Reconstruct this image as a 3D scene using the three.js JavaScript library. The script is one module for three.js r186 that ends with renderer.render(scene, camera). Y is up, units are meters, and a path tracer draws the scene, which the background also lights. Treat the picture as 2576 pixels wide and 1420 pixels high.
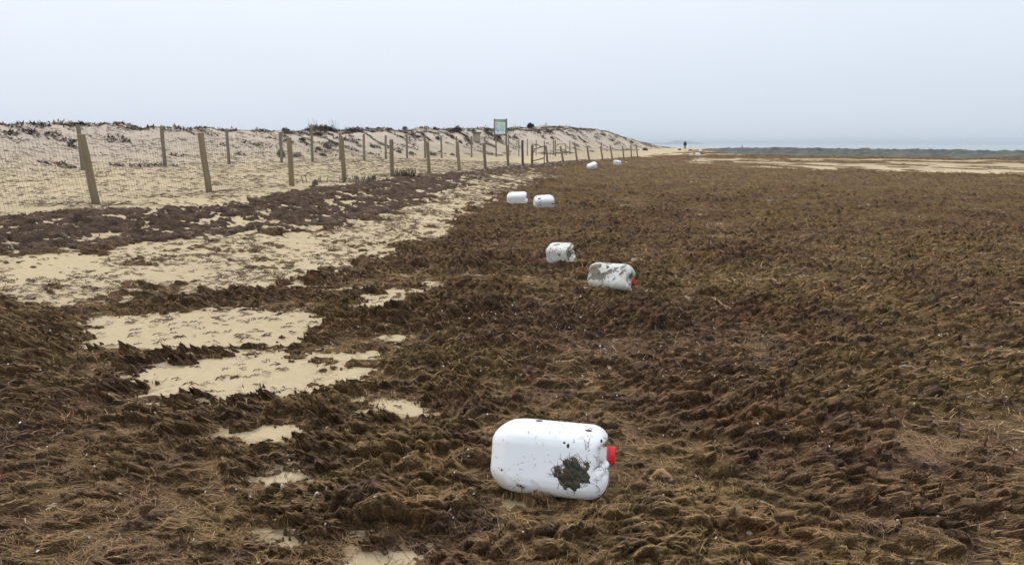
import * as THREE from 'three';
import { mergeGeometries } from 'three/addons/utils/BufferGeometryUtils.js';

// ---------------------------------------------------------------- camera, sky, sun, exposure
const W = 1024, H = 564, EYE = 1.25, PITCH = THREE.MathUtils.degToRad(12.17), F = 640;
const scene = new THREE.Scene();
const camera = new THREE.PerspectiveCamera(2 * THREE.MathUtils.radToDeg(Math.atan(H / 2 / F)), W / H, 0.05, 30000);
camera.position.set(0, EYE, 0);
camera.rotation.set(-PITCH, 0, 0);
const renderer = new THREE.WebGLRenderer({ antialias: true });
renderer.setSize(W, H);
renderer.toneMapping = THREE.LinearToneMapping;
renderer.toneMappingExposure = 1.0;
renderer.shadowMap.enabled = true;

// ---------------------------------------------------------------- seeded random and noise
function rng(seed) {
  let s = seed >>> 0;
  return () => { s = (s + 0x6d2b79f5) >>> 0; let t = Math.imul(s ^ (s >>> 15), 1 | s); t = (t + Math.imul(t ^ (t >>> 7), 61 | t)) ^ t; return ((t ^ (t >>> 14)) >>> 0) / 4294967296; };
}
const PERM = new Uint8Array(512);
{ const r = rng(7), p = [...Array(256).keys()]; for (let i = 255; i > 0; i--) { const j = Math.floor(r() * (i + 1)); [p[i], p[j]] = [p[j], p[i]]; } for (let i = 0; i < 512; i++) PERM[i] = p[i & 255]; }
const GX = new Float32Array(64), GY = new Float32Array(64);
for (let i = 0; i < 64; i++) { GX[i] = Math.cos(i / 64 * Math.PI * 2); GY[i] = Math.sin(i / 64 * Math.PI * 2); }
function n2(x, y) {                                             // gradient noise, about -1 .. 1
  const xi = Math.floor(x), yi = Math.floor(y), fx = x - xi, fy = y - yi, X = xi & 255, Y = yi & 255;
  const u = fx * fx * fx * (fx * (fx * 6 - 15) + 10), v = fy * fy * fy * (fy * (fy * 6 - 15) + 10);
  const a = PERM[PERM[X] + Y] & 63, b = PERM[PERM[X + 1] + Y] & 63, c = PERM[PERM[X] + Y + 1] & 63, d = PERM[PERM[X + 1] + Y + 1] & 63;
  const p = GX[a] * fx + GY[a] * fy, q = GX[b] * (fx - 1) + GY[b] * fy, r = GX[c] * fx + GY[c] * (fy - 1), s = GX[d] * (fx - 1) + GY[d] * (fy - 1);
  return 1.45 * (p + u * (q - p) + v * (r + u * (s - r) - p - u * (q - p)));
}
function n3(x, y, z) {                                          // cheap 3-D noise from three slices
  return (n2(x + 0.7 * z, y - 0.6 * z) + n2(y + 0.5 * x + 17.3, z + 0.8 * x + 5.1) + n2(z - 0.6 * y - 9.7, x + 0.9 * y + 31.9)) * 0.62;
}
const fbm = (x, y, o) => { let a = 0.5, s = 0; for (let i = 0; i < o; i++) { s += a * n2(x, y); x = x * 2.03 + 11.7; y = y * 2.03 - 5.3; a *= 0.5; } return s; };
const clamp = (v, a = 0, b = 1) => Math.min(b, Math.max(a, v));
const sstep = (a, b, v) => { const t = clamp((v - a) / (b - a)); return t * t * (3 - 2 * t); };
const mix = (a, b, t) => a + (b - a) * t;
const smin = (a, b, k) => { const h = clamp(0.5 + 0.5 * (b - a) / k); return mix(b, a, h) - k * h * (1 - h); };

// overcast sky: pale, brighter towards the upper left, a little greyer and bluer low on the right
{
  const w = 1024, h = 512, d = new Float32Array(w * h * 4);
  for (let j = 0; j < h; j++) for (let i = 0; i < w; i++) {
    const el = ((j + 0.5) / h - 0.5) * Math.PI, az = ((i + 0.5) / w - 0.5) * 2 * Math.PI;
    const y = Math.sin(el), x = Math.cos(el) * Math.cos(az), z = Math.cos(el) * Math.sin(az);
    const up = clamp(y);
    const sx = x / (0.35 + up), sz = z / (0.35 + up);
    const cl = fbm(sx * 1.1 + 4.2, sz * 1.1 - 1.3, 4) + 0.5 * fbm(sx * 3.1 + 9, sz * 2.2, 3);
    const left = clamp(0.5 - 0.5 * (x * 0.95 + z * 0.15));       // towards the sun behind the cloud
    let L = 0.785 + 0.74 * up * (1.25 - 0.25 * up) + 0.12 * (left - 0.5) + 0.045 * cl * (0.35 + up);
    const grey = clamp(1 - up * 2.1) * (0.55 + 0.45 * (1 - left));
    const k = (j * w + i) * 4;
    d[k] = L * (0.915 - 0.075 * grey + 0.025 * left); d[k + 1] = L * (0.985 - 0.035 * grey); d[k + 2] = L * (1.06 + 0.02 * grey); d[k + 3] = 1;
  }
  const t = new THREE.DataTexture(d, w, h, THREE.RGBAFormat, THREE.FloatType);
  t.mapping = THREE.EquirectangularReflectionMapping; t.magFilter = t.minFilter = THREE.LinearFilter; t.wrapS = THREE.RepeatWrapping; t.needsUpdate = true;
  scene.background = t; scene.environment = t;
}
const sun = new THREE.DirectionalLight(0xfff1dc, 1.25);
sun.position.set(-45, 75, -60); sun.target.position.set(0, 0, -20);
sun.castShadow = true; sun.shadow.radius = 34; sun.shadow.mapSize.set(2048, 2048);
Object.assign(sun.shadow.camera, { left: -70, right: 70, top: 70, bottom: -70, near: 1, far: 300 });
scene.add(sun, sun.target);
scene.fog = new THREE.FogExp2(0xdfe8f4, 0.00013);

// ---------------------------------------------------------------- naming and tagging
const used = new Map();
function numbered(name) { const n = used.get(name) ?? 0; used.set(name, n + 1); return n ? `${name}_${String(n).padStart(3, '0')}` : name; }
function tag(o, label, category, group, kind) { if (label) o.userData.label = label; if (category) o.userData.category = category; if (group) o.userData.group = group; if (kind) o.userData.kind = kind; return o; }
function thing(name, label, category, pos, turn = 0, group) {
  const o = new THREE.Group(); o.name = numbered(name); o.position.copy(pos); o.rotation.y = turn; scene.add(o);
  return tag(o, label, category, group);
}
function part(name, geo, mat, parent) {
  const m = new THREE.Mesh(geo, mat); m.name = parent === scene ? numbered(name) : name; m.castShadow = m.receiveShadow = true; parent.add(m); return m;
}
const lin = (hex) => new THREE.Color(hex);                       // sRGB hex to linear
const rgb = (r, g, b) => new THREE.Color().setRGB(r, g, b);
const std = (color, roughness = 0.9, more = {}) => new THREE.MeshStandardMaterial({ color, roughness, ...more });
const V = (x, y, z) => new THREE.Vector3(x, y, z);

// ---------------------------------------------------------------- where a point of the photograph lies (x, y counted on a 2576 x 1420 copy of it)
const S = 2576 / 1024, COSP = Math.cos(PITCH), SINP = Math.sin(PITCH);
function ray(px, py) {
  const u = (px / S - W / 2) / F, v = (H / 2 - py / S) / F;
  return V(u, v * COSP - SINP, -(COSP + v * SINP)).normalize();
}
function at(px, py, depth) { const r = ray(px, py); return r.multiplyScalar(depth / -r.z).add(V(0, EYE, 0)); }
function ground(px, py) {                                       // meets the terrain, or comes nearest to it
  const r = ray(px, py); let best = 1e9, bt = 60, t = 0.8, last = 0.8;
  while (t < 190) {
    const x = r.x * t, z = r.z * t, gap = EYE + r.y * t - terrain(x, z);
    if (gap < 0) { let a = last, b = t; for (let i = 0; i < 18; i++) { const m = (a + b) / 2; EYE + r.y * m - terrain(r.x * m, r.z * m) < 0 ? b = m : a = m; } t = (a + b) / 2; const p = r.multiplyScalar(t); return V(p.x, terrain(p.x, p.z), p.z); }
    if (gap / t < best) { best = gap / t; bt = t; }
    last = t; t += Math.max(0.03, t * 0.006);
  }
  return V(r.x * bt, terrain(r.x * bt, r.z * bt), r.z * bt);
}

// ---------------------------------------------------------------- the lie of the land: along the fence (t) and across it towards the dune (s)
const AX = -4.83, AZ = -13.8, TX = 0.3437, TZ = -0.939, NX = -0.939, NZ = -0.3437;
const along = (x, z) => (x - AX) * TX + (z - AZ) * TZ, across = (x, z) => (x - AX) * NX + (z - AZ) * NZ;
const CREST = [[-60, 2.1], [-20, 1.85], [0, 1.7], [17, 1.78], [35, 2.15], [55, 2.6], [72, 3.25], [84, 3.4], [94, 3.1], [104, 2.25], [118, 1.75], [130, 1.35], [140, 0.75], [155, 0.45], [175, 0.1], [400, 0]];
function crest(t) { for (let i = 1; i < CREST.length; i++) if (t < CREST[i][0]) { const [a, b] = [CREST[i - 1], CREST[i]]; return mix(a[1], b[1], sstep(0, 1, clamp((t - a[0]) / (b[0] - a[0])))); } return 0; }
function terrain(x, z) {
  const t = along(x, z), s = across(x, z);
  let e = -0.05;
  const rise = mix(0.43, 0.18, sstep(5, 45, t));
  e += rise * sstep(-5, 0.3, s) + 0.3 * clamp((s - 0.3) / 7.2);
  const c = crest(t), wob = 1.6 * n2(t * 0.07 + 3, 1.5) + 0.8 * n2(t * 0.23, 9.1);
  const climb = sstep(6.6 + wob * 0.5, 12.8 + wob, s);
  if (climb > 0) {
    const h = 0.6 * fbm(t * 0.16 + 5, s * 0.2, 4) + 0.36 * Math.abs(n2(t * 0.42, s * 0.42 + 4)) + 0.2 * Math.abs(n2(t * 1.1, s * 0.8 + 14)) + 0.08 * Math.abs(n2(t * 2.4, s * 1.7)) - 0.16;
    e = mix(e, Math.max(c + h * clamp(c * 0.5), 0.05), climb);
    e -= 0.25 * c * sstep(17, 40, s);
  }
  if (s > -6 && s < 30) {                                       // trodden dry sand
    const m = sstep(-4, 0.5, s) * (1 - 0.6 * climb);
    e += m * (0.035 * n2(x * 2.1, z * 2.1) - 0.03 * Math.max(0, n2(x * 3.7 + 8, z * 3.7)) + 0.012 * n2(x * 7, z * 7));
  }
  e += 0.018 * n2(x * 0.35, z * 0.35) + 0.006 * n2(x * 1.9 + 3, z * 1.9);
  e += 0.35 * sstep(70, 110, t) * sstep(4, -1, s) * sstep(-9, -3, s) * 0.3;
  e -= 1.6 * sstep(168, 205, t) + 1.7 * sstep(-32, -62, s);
  return e;
}

// ---------------------------------------------------------------- bare sand among the seaweed, outlined on the photograph, kept as outlines on the ground
function outline(points, o = {}) {
  const p = points.map(([x, y]) => { const g = ground(x, y); return [g.x, g.z]; });
  const xs = p.map((q) => q[0]), zs = p.map((q) => q[1]);
  return { p, lo: [Math.min(...xs) - 1.2, Math.min(...zs) - 1.2], hi: [Math.max(...xs) + 1.2, Math.max(...zs) + 1.2], rough: 0.12, litter: 0, soft: 0.08, ...o };
}
function signed(o, x, z) {
  if (x < o.lo[0] || z < o.lo[1] || x > o.hi[0] || z > o.hi[1]) return 1.2;
  let d = 1e9, inside = false; const p = o.p;
  for (let i = 0, j = p.length - 1; i < p.length; j = i++) {
    const [x1, z1] = p[i], [x2, z2] = p[j], ex = x2 - x1, ez = z2 - z1, wx = x - x1, wz = z - z1;
    const h = clamp((wx * ex + wz * ez) / (ex * ex + ez * ez + 1e-9));
    const dx = wx - ex * h, dz = wz - ez * h; d = Math.min(d, dx * dx + dz * dz);
    if ((z1 > z) !== (z2 > z) && x < (x2 - x1) * (z - z1) / (z2 - z1) + x1) inside = !inside;
  }
  return (inside ? -1 : 1) * Math.sqrt(d);
}
const far3 = (x, y) => [1582.5 + x * 0.12287, 316.5 + y * 0.12287];
const SAND = [
  outline([[560, 520], [702, 484], [860, 466], [985, 449], [1150, 434], [1330, 427], [1405, 419], [1460, 404], [1530, 396], [1600, 386], [1640, 378], [1500, 372], [1200, 372], [702, 372], [-900, 380], [-900, 640], [200, 525]], { rough: 0.35, soft: 0.15 }),
  outline([[560, 590], [702, 578], [850, 570], [1000, 535], [1130, 475], [1240, 441], [1340, 431], [1385, 440], [1330, 458], [1250, 492], [1170, 532], [1075, 592], [960, 620], [905, 650], [880, 685], [702, 712], [560, 730], [-300, 760], [-900, 700], [-900, 660], [100, 640]], { rough: 1.0, litter: 0.3, soft: 0.2 }),
  outline([[250, 800], [600, 775], [702, 785], [765, 790], [795, 800], [770, 842], [720, 860], [500, 880], [200, 870]], { rough: 0.19, litter: 0.12 }),
  outline([[930, 738], [975, 742], [985, 728], [1012, 732], [1018, 748], [990, 756], [1016, 770], [1010, 782], [975, 776], [890, 772], [925, 757]], { rough: 0.12, litter: 0.12 }),
  outline([[350, 930], [600, 890], [702, 880], [735, 905], [790, 910], [850, 920], [912, 930], [905, 948], [850, 968], [800, 978], [702, 986], [560, 1000], [380, 985]], { rough: 0.19, litter: 0.15 }),
  outline([[800, 885], [850, 890], [940, 895], [935, 902], [850, 902]], { rough: 0.15, soft: 0.1 }),
  outline([[905, 1012], [1000, 1008], [1075, 1026], [1040, 1036], [905, 1034], [930, 1022]], { rough: 0.15, soft: 0.1 }),
  outline([[560, 1090], [702, 1080], [750, 1086], [785, 1094], [735, 1104], [640, 1110]], { rough: 0.15, soft: 0.1 }),
  outline([[710, 1180], [750, 1183], [752, 1194], [715, 1192]], { rough: 0.15, soft: 0.1 }),
  outline([[895, 1400], [950, 1402], [985, 1412], [960, 1440], [905, 1440], [915, 1412]], { rough: 0.15, soft: 0.1 }),
  outline([[995, 1393], [1022, 1390], [1018, 1408], [996, 1404]], { rough: 0.15, soft: 0.1 }),
  outline([[1278, 1264], [1318, 1266], [1320, 1274], [1292, 1272]], { rough: 0.05, soft: 0.06 }),
  outline([[1060, 708], [1080, 704], [1096, 716], [1085, 724], [1060, 716]], { rough: 0.15, soft: 0.1 }),
  outline([[690, 1330], [735, 1328], [735, 1335], [690, 1337]], { rough: 0.15, soft: 0.1 }),
  outline([[820, 726], [930, 722], [925, 730], [830, 732]], { rough: 0.15, soft: 0.1 }),
  outline([[980, 845], [1002, 848], [995, 862], [978, 856]], { rough: 0.15, soft: 0.1 }),
  outline([[1035, 730], [1060, 730], [1058, 736], [1036, 736]], { rough: 0.15, soft: 0.1 }),
  outline([[1075, 590], [1110, 583], [1120, 592], [1090, 598]], { rough: 0.15, soft: 0.1 }),
  outline([far3(1250, 725), far3(1480, 650), far3(1800, 640), far3(2500, 660), [2150, 399], [2700, 404], [2700, 440], [2200, 430], far3(2500, 835), far3(2000, 800), far3(1560, 770)], { rough: 2.2, litter: 0.5, soft: 1.6, far: 1 }),
  outline([[1600, 387], far3(500, 470), far3(1100, 490), far3(1500, 505), far3(2000, 540), far3(2500, 590), far3(2000, 600), far3(1300, 600), far3(700, 600), far3(300, 640)], { rough: 2, litter: 0.5, soft: 1.5, far: 1 }),
  outline([[1735, 447], [1756, 448], [1754, 451], [1735, 451]], { rough: 0.19, litter: 0.12 }),
  outline([[1737, 456], [1760, 456], [1758, 460], [1738, 460]], { rough: 0.19, litter: 0.12 }),
];
const WRACK = outline([[-600, 600], [300, 520], [702, 486], [860, 468], [985, 452], [1120, 437], [1290, 431], [1245, 446], [1160, 472], [1010, 532], [850, 572], [702, 582], [300, 620], [-600, 690]]);
const WRACK2 = outline([[1150, 437], [1225, 424], [1330, 415], [1420, 404], [1480, 400], [1470, 410], [1400, 420], [1335, 427], [1230, 432]]);
// returns [mat thickness above the sand, share of dead grey leaf wrack]
const MOUNDS = [];                                              // single heaps: x, z, radius, height, turn
function mound(px, py, r, h, steep = 0) { const g = ground(px, py); MOUNDS.push([g.x, g.z, r, h, steep]); }
mound(960, 1292, 0.16, 0.075, 1); mound(1040, 1300, 0.13, 0.06, 1); mound(940, 1255, 0.1, 0.03, 1); mound(1120, 990, 0.13, 0.06); mound(1140, 1275, 0.12, 0.04); mound(870, 985, 0.12, 0.05);
mound(1020, 628, 0.2, 0.09); mound(1050, 672, 0.14, 0.07, 1); mound(1200, 672, 0.2, 0.07); mound(800, 708, 0.25, 0.07); mound(990, 800, 0.16, 0.08); mound(945, 803, 0.09, 0.05, 1);
mound(1240, 770, 0.16, 0.07); mound(1770, 740, 0.22, 0.08, 1); mound(1640, 820, 0.18, 0.06, 1); mound(1530, 915, 0.15, 0.05, 1); mound(1420, 925, 0.12, 0.05); mound(1845, 1320, 0.12, 0.06, 1);
mound(1530, 665, 0.12, 0.07); mound(1298, 1256, 0.055, 0.11); mound(1338, 1262, 0.05, 0.075); mound(1370, 1258, 0.05, 0.03); mound(1520, 738, 0.12, 0.03); mound(1415, 672, 0.1, 0.05); mound(1200, 1160, 0.12, 0.05, 1); mound(1080, 1180, 0.1, 0.045); mound(1600, 660, 0.1, 0.03);
mound(1780, 1160, 0.15, 0.06); mound(1710, 1310, 0.12, 0.05, 1); mound(1500, 1330, 0.1, 0.04, 1); mound(760, 1280, 0.16, 0.05); mound(830, 1040, 0.12, 0.045); mound(1330, 880, 0.14, 0.05);
const PRESSED = [[1382, 1225, 0.42], [1537, 728, 0.42], [1410, 662, 0.36], [1301, 513, 0.45], [1368, 521, 0.45], [1489, 424, 0.5], [1553, 414, 0.5]].map(([x, y, r]) => { const g = ground(x, y); return [g.x, g.z - 0.12, r]; });   // under the jugs the weed lies flat
function mat(x, z, r) {
  const t = along(x, z), s = across(x, z);
  let cover = 1, d = 1.2, who = null;
  const jag = n2(x * 2.3 + 7, z * 2.3) * 0.6 + n2(x * 6.1, z * 6.1 + 3) * 0.4 + n2(x * 15, z * 15) * 0.25;
  const jag2 = n2(x * 5 + 7, z * 8) * 0.7 + n2(x * 13, z * 19 + 3) * 0.55 + n2(x * 31, z * 40) * 0.45 + n2(x * 66, z * 80) * 0.3;
  for (const o of SAND) { const q = signed(o, x, z); if (q < 1.2) { const e = (q - (o.rough < 0.2 && o.rough > 0.1 ? 0.015 : 0) + (o.rough < 0.2 ? jag2 : jag) * o.rough) / o.soft; if (e < d) { d = e; who = o; } } }
  const grey = sstep(0.35, -0.9, signed(WRACK, x, z) + jag * 0.45), grey2 = sstep(0.2, -0.2, signed(WRACK2, x, z) + jag * 0.3);
  cover = sstep(0, 0.9, d);
  if (who && who.litter) {
    const l = who.far ? n2(x * 0.22 + 3, z * 0.11) * 0.6 + n2(x * 0.7, z * 0.3) * 0.5 + 0.1 : n2(x * 1.7, z * 1.7 + 20) * 0.55 + n2(x * 4.7, z * 4.7) * 0.5 + n2(x * 13, z * 13) * 0.35;
    cover = Math.max(cover, 0.5 * sstep(0.46 - who.litter, 0.8 - who.litter, l));
  }
  if (s > 0.6) cover = Math.min(cover, 0);
  const g = Math.max(grey, grey2);
  if (g > 0) { const l = n2(x * 1.1, z * 1.1 + 40) * 0.5 + n2(x * 4, z * 4 + 9) * 0.5 + n2(x * 11, z * 11) * 0.45; cover = Math.max(cover * (1 - g), sstep(-0.1, 0.45, l + (g - 0.84) * 1.2)); }
  cover *= 1 - sstep(150, 165, t);
  // relief of the matted heaps
  const wx = x + 0.055 * n2(x * 3.7, z * 3.7) + 0.026 * n2(x * 10, z * 10 + 5), wz = z + 0.055 * n2(x * 3.7 + 31, z * 3.7) + 0.026 * n2(x * 10 + 9, z * 10);
  const amp = 0.9 + 0.55 * n2(x * 0.9 + 2, z * 0.9); let edge = who ? mix(0.38, 1, sstep(0, 0.4, (d * who.soft))) : 1;
  for (const [jx, jz, jr] of PRESSED) { const q = (x - jx) * (x - jx) + (z - jz) * (z - jz); if (q < jr * jr) edge *= mix(0.35, 1, sstep(jr * 0.55, jr, Math.sqrt(q))); }
  const A = Math.abs(n2(wx * 3.6, wz * 4.4)), B = Math.abs(n2(wx * 7.6 + 4, wz * 9.2)), C = Math.abs(n2(wx * 15.5, wz * 18 + 7)), D = Math.abs(n2(wx * 33 + 3, wz * 37));
  let h = 0.028 * n2(x * 1.35, z * 1.35) - 0.03 + edge * amp * (0.04 * A + 0.05 * B + 0.047 * C + 0.03 * D);
  h -= edge * (0.024 * Math.exp(-A * 14) + 0.03 * Math.exp(-B * 9) + 0.017 * Math.exp(-C * 7)) - 0.004;
  h = Math.max(h, -0.03) + 0.012;
  if (r < 14) { const fl = n2(x * 2.2 + 50, z * 2.2) * 2.4, c = Math.cos(fl), q = Math.sin(fl), a = x * c + z * q, b = -x * q + z * c; h += 0.006 * n2(a * 24, b * 70) + 0.0045 * n2(a * 52 + 3, b * 150); }
  for (const [mx, mz, mr, mh, steep] of MOUNDS) {
    const dx = x - mx, dz = z - mz, q = dx * dx + dz * dz; if (q > mr * mr * 5) continue;
    const front = steep ? 1 - 0.9 * sstep(-0.02, 0.03, dz - mr * 0.28 + 0.04 * n2(x * 14, z * 14)) : 1;
    h += mh * Math.exp(-q / (mr * mr) * 1.6) * front;
    if (steep) h -= mh * 0.45 * Math.exp(-(dx * dx + (dz - mr * 0.6) * (dz - mr * 0.6)) / (mr * mr * 0.22));
  }
  if (g > 0.01) h = mix(h, 0.012 + 0.35 * h + 0.03 * Math.abs(n2(x * 9, z * 9)) + 0.02 * Math.abs(n2(x * 21, z * 21)), sstep(0, 0.3, g));
  const thin = cover < 1 ? cover : 1;
  return [thin * Math.max(0.006, h + 0.014) - (1 - sstep(0, 0.35, cover)) * 0.04 + (cover > 0.02 ? 0.004 : 0), g, cover];
}
function top(x, z) { return terrain(x, z) + Math.max(0, mat(x, z, 5)[0]); }

// ---------------------------------------------------------------- ground sheets: finer near the camera, reaching well beyond both sides of the view
function fan(rows, cols, half, fill) {
  const nr = rows.length, pos = new Float32Array(nr * cols * 3), col = new Float32Array(nr * cols * 3), uv = new Float32Array(nr * cols * 2), keep = new Uint8Array(nr * cols);
  const o = { y: 0, r: 0, g: 0, b: 0, keep: 1 };
  for (let j = 0; j < nr; j++) for (let i = 0; i < cols; i++) {
    const a = (i / (cols - 1) * 2 - 1) * half, k = j * cols + i, r = rows[j], x = Math.sin(a) * r, z = -Math.cos(a) * r;
    o.lean = 0; fill(x, z, r, o);
    pos.set([x, o.y, z + o.lean], k * 3); col.set([o.r, o.g, o.b], k * 3); uv.set([x, z], k * 2); keep[k] = o.keep;
  }
  const idx = [];
  for (let j = 0; j < nr - 1; j++) for (let i = 0; i < cols - 1; i++) { const a = j * cols + i, b = a + 1, c = a + cols, d = c + 1; if (keep[a] | keep[b] | keep[c] | keep[d]) idx.push(a, b, c, b, d, c); }
  const g = new THREE.BufferGeometry();
  g.setAttribute('position', new THREE.BufferAttribute(pos, 3)); g.setAttribute('color', new THREE.BufferAttribute(col, 3)); g.setAttribute('uv', new THREE.BufferAttribute(uv, 2));
  g.setIndex(new THREE.BufferAttribute(new Uint32Array(idx), 1)); g.computeVertexNormals();
  return g;
}
function spacing(from, to, step) { const a = [from]; while (a[a.length - 1] < to) a.push(a[a.length - 1] + step(a[a.length - 1])); return a; }

// sand grain
function grainTexture(size, seed, blots) {
  const d = new Uint8Array(size * size * 4), r = rng(seed);
  const base = new Float32Array(size * size);
  for (let i = 0; i < base.length; i++) base[i] = 0.5 + (r() - 0.5) * 0.5;
  for (let k = 0; k < blots; k++) { const x = Math.floor(r() * size), y = Math.floor(r() * size), v = r() < 0.6 ? -0.35 : 0.35, w = 1 + Math.floor(r() * 3); for (let a = 0; a < w; a++) for (let b = 0; b < w; b++) base[((y + b) % size) * size + (x + a) % size] += v; }
  for (let i = 0; i < base.length; i++) { const v = clamp(base[i]) * 255; d.set([v, v, v, 255], i * 4); }
  const t = new THREE.DataTexture(d, size, size); t.magFilter = t.minFilter = THREE.LinearFilter; t.wrapS = t.wrapT = THREE.RepeatWrapping; t.needsUpdate = true; return t;
}
const sandBump = grainTexture(512, 3, 4000); sandBump.repeat.set(1.6, 1.6);
const sandMat = new THREE.MeshPhysicalMaterial({ vertexColors: true, roughness: 1, specularIntensity: 0.2, bumpMap: sandBump, bumpScale: 0.004 });
const SANDY = [0.475, 0.382, 0.245];
{
  const g = fan(spacing(0.5, 260, (r) => Math.max(0.02, r * 0.0115)), 390, 1.15, (x, z, r, o) => {
    const s = across(x, z); o.y = terrain(x, z) + (r < 25 ? 0.009 * n2(x * 7, z * 7) + 0.006 * n2(x * 16, z * 16) : 0);
    const v = 1 + 0.14 * fbm(x * 0.5, z * 0.5, 3) + 0.10 * n2(x * 9, z * 9) * n2(x * 2.1, z * 2.1 + 8) + 0.07 * n2(x * 23, z * 23) + 0.1 * n2(x * 1.9 + 5, z * 1.9) * sstep(0, 3, s);
    const dune = sstep(4, 12, s), old = sstep(30, 45, -z) * sstep(-1, -4, s) * (0.3 + 0.3 * n2(x * 0.5, z * 0.25) + 0.25 * n2(x * 2, z));   // brown weed crumbs trodden into the far sand
    const speck = sstep(0.35, 0.75, n2(x * 5.3 + 70, z * 5.3) + 0.4 * n2(x * 14, z * 14)) * 0.28 * sstep(-6, -1, s) * (1 - dune);
    const br = clamp(old); o.r = mix(SANDY[0], 0.45, dune) * v * (1 - 0.55 * br) * (1 - speck); o.g = mix(SANDY[1], 0.378, dune) * v * (1 - 0.6 * br) * (1 - speck); o.b = mix(SANDY[2], 0.312, dune) * v * (1 - 0.6 * br) * (1 - speck * 0.9);
  });
  tag(part('sand', g, sandMat, scene), null, null, null, 'structure');
}

// seaweed: colour goes in drifts that have nothing to do with the relief
function weed(x, z, g, c) {
  const big = fbm(x * 0.55 + 12, z * 0.55, 3), mid = n2(x * 3.1 + 5, z * 3.1), rust = sstep(0.18, 0.62, fbm(x * 1.3 - 20, z * 1.3 + 4, 3) + 0.18 * n2(x * 7, z * 7)), dark = sstep(0.1, 0.5, n2(x * 4.3 + 90, z * 4.3) * 0.7 + n2(x * 11 + 9, z * 11) * 0.45);
  let r = 0.15, gg = 0.094, b = 0.046;
  const ol = sstep(-0.35, 0.45, big + 0.35 * mid);
  r = mix(r, 0.20, ol); gg = mix(gg, 0.136, ol); b = mix(b, 0.054, ol);
  r = mix(r, 0.235, rust * 0.55); gg = mix(gg, 0.112, rust * 0.55); b = mix(b, 0.045, rust * 0.55);
  const side = clamp(0.55 - 0.09 * (x + 1));                     // the older, purpler weed lies towards the sand
  r = mix(r, 0.062, dark * 0.7); gg = mix(gg, 0.042, dark * 0.7); b = mix(b, 0.032, dark * 0.7);
  r = mix(r, 0.115, side * 0.4); gg = mix(gg, 0.07, side * 0.4); b = mix(b, 0.042, side * 0.4);
  if (g > 0) { const gw = sstep(0.02, 0.3, g), gv = 0.8 + 0.5 * n2(x * 6, z * 6) + 0.3 * n2(x * 17, z * 17); r = mix(r, 0.135 * gv, gw); gg = mix(gg, 0.092 * gv, gw); b = mix(b, 0.058 * gv, gw); }
  c.r = r * 1.29; c.g = gg * 1.27; c.b = b * 1.45; return c;
}
// fibres drawn as fine relief for the mat under the loose strands
const strokes = (low, high, seed) => {
  const n = 1024, c = document.createElement('canvas'); c.width = c.height = n; const q = c.getContext('2d'), r = rng(seed);
  q.fillStyle = `rgb(${low + 30},${low + 30},${low + 30})`; q.fillRect(0, 0, n, n);
  for (let k = 0; k < 26000; k++) {
    const x = r() * n, y = r() * n, fl = Math.sin(x / n * 6.283 * 2) * 1.2 + Math.cos(y / n * 6.283 * 3) * 1.3 + (r() - 0.5) * 1.4, l = 18 + r() * 46, v = low + Math.floor(r() * (high - low)), b = (r() - 0.5) * 26;
    q.strokeStyle = `rgb(${v},${v},${v})`; q.lineWidth = 0.8 + r() * 1.5;
    for (const [ox, oy] of [[0, 0], [n, 0], [-n, 0], [0, n], [0, -n]]) {
      const ax = x + ox, ay = y + oy; if (ax < -80 || ay < -80 || ax > n + 80 || ay > n + 80) continue;
      q.beginPath(); q.moveTo(ax, ay); q.quadraticCurveTo(ax + Math.cos(fl) * l * 0.5 - Math.sin(fl) * b, ay + Math.sin(fl) * l * 0.5 + Math.cos(fl) * b, ax + Math.cos(fl) * l, ay + Math.sin(fl) * l); q.stroke();
    }
  }
  const t = new THREE.CanvasTexture(c); t.wrapS = t.wrapT = THREE.RepeatWrapping; t.repeat.set(1.7, 1.7); return t;
};
const fibre = strokes(40, 240, 21), fibreTone = strokes(105, 255, 21); fibreTone.colorSpace = THREE.SRGBColorSpace;
const LEAN = 1.0;
const weedMat = new THREE.MeshPhysicalMaterial({ vertexColors: true, roughness: 0.95, specularIntensity: 0.15, map: fibreTone, bumpMap: fibre, bumpScale: 0.009 });
const tint = rgb(0, 0, 0);
{
  const rows = spacing(1.0, 175, (r) => r < 6 ? Math.max(0.0042, r * 0.0031) : r < 22 ? r * 0.004 : r * 0.0075);
  const g = fan(rows, 640, 0.84, (x, z, r, o) => {
    const [h, grey, cover] = mat(x, z, r); o.y = terrain(x, z) + h; o.keep = h > -0.03 ? 1 : 0; o.lean = LEAN * Math.max(0, h) * (1 - grey) * cover * cover;
    weed(x, z, grey, tint); const v = 1 + 0.25 * n2(x * 19, z * 19);
    o.r = tint.r * v * 1.75; o.g = tint.g * v * 1.75; o.b = tint.b * v * 1.75;
  });
  tag(part('seaweed_mat', g, weedMat, scene), 'thick brown seaweed mat covering the beach', 'seaweed', null, 'stuff');
}

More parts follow.
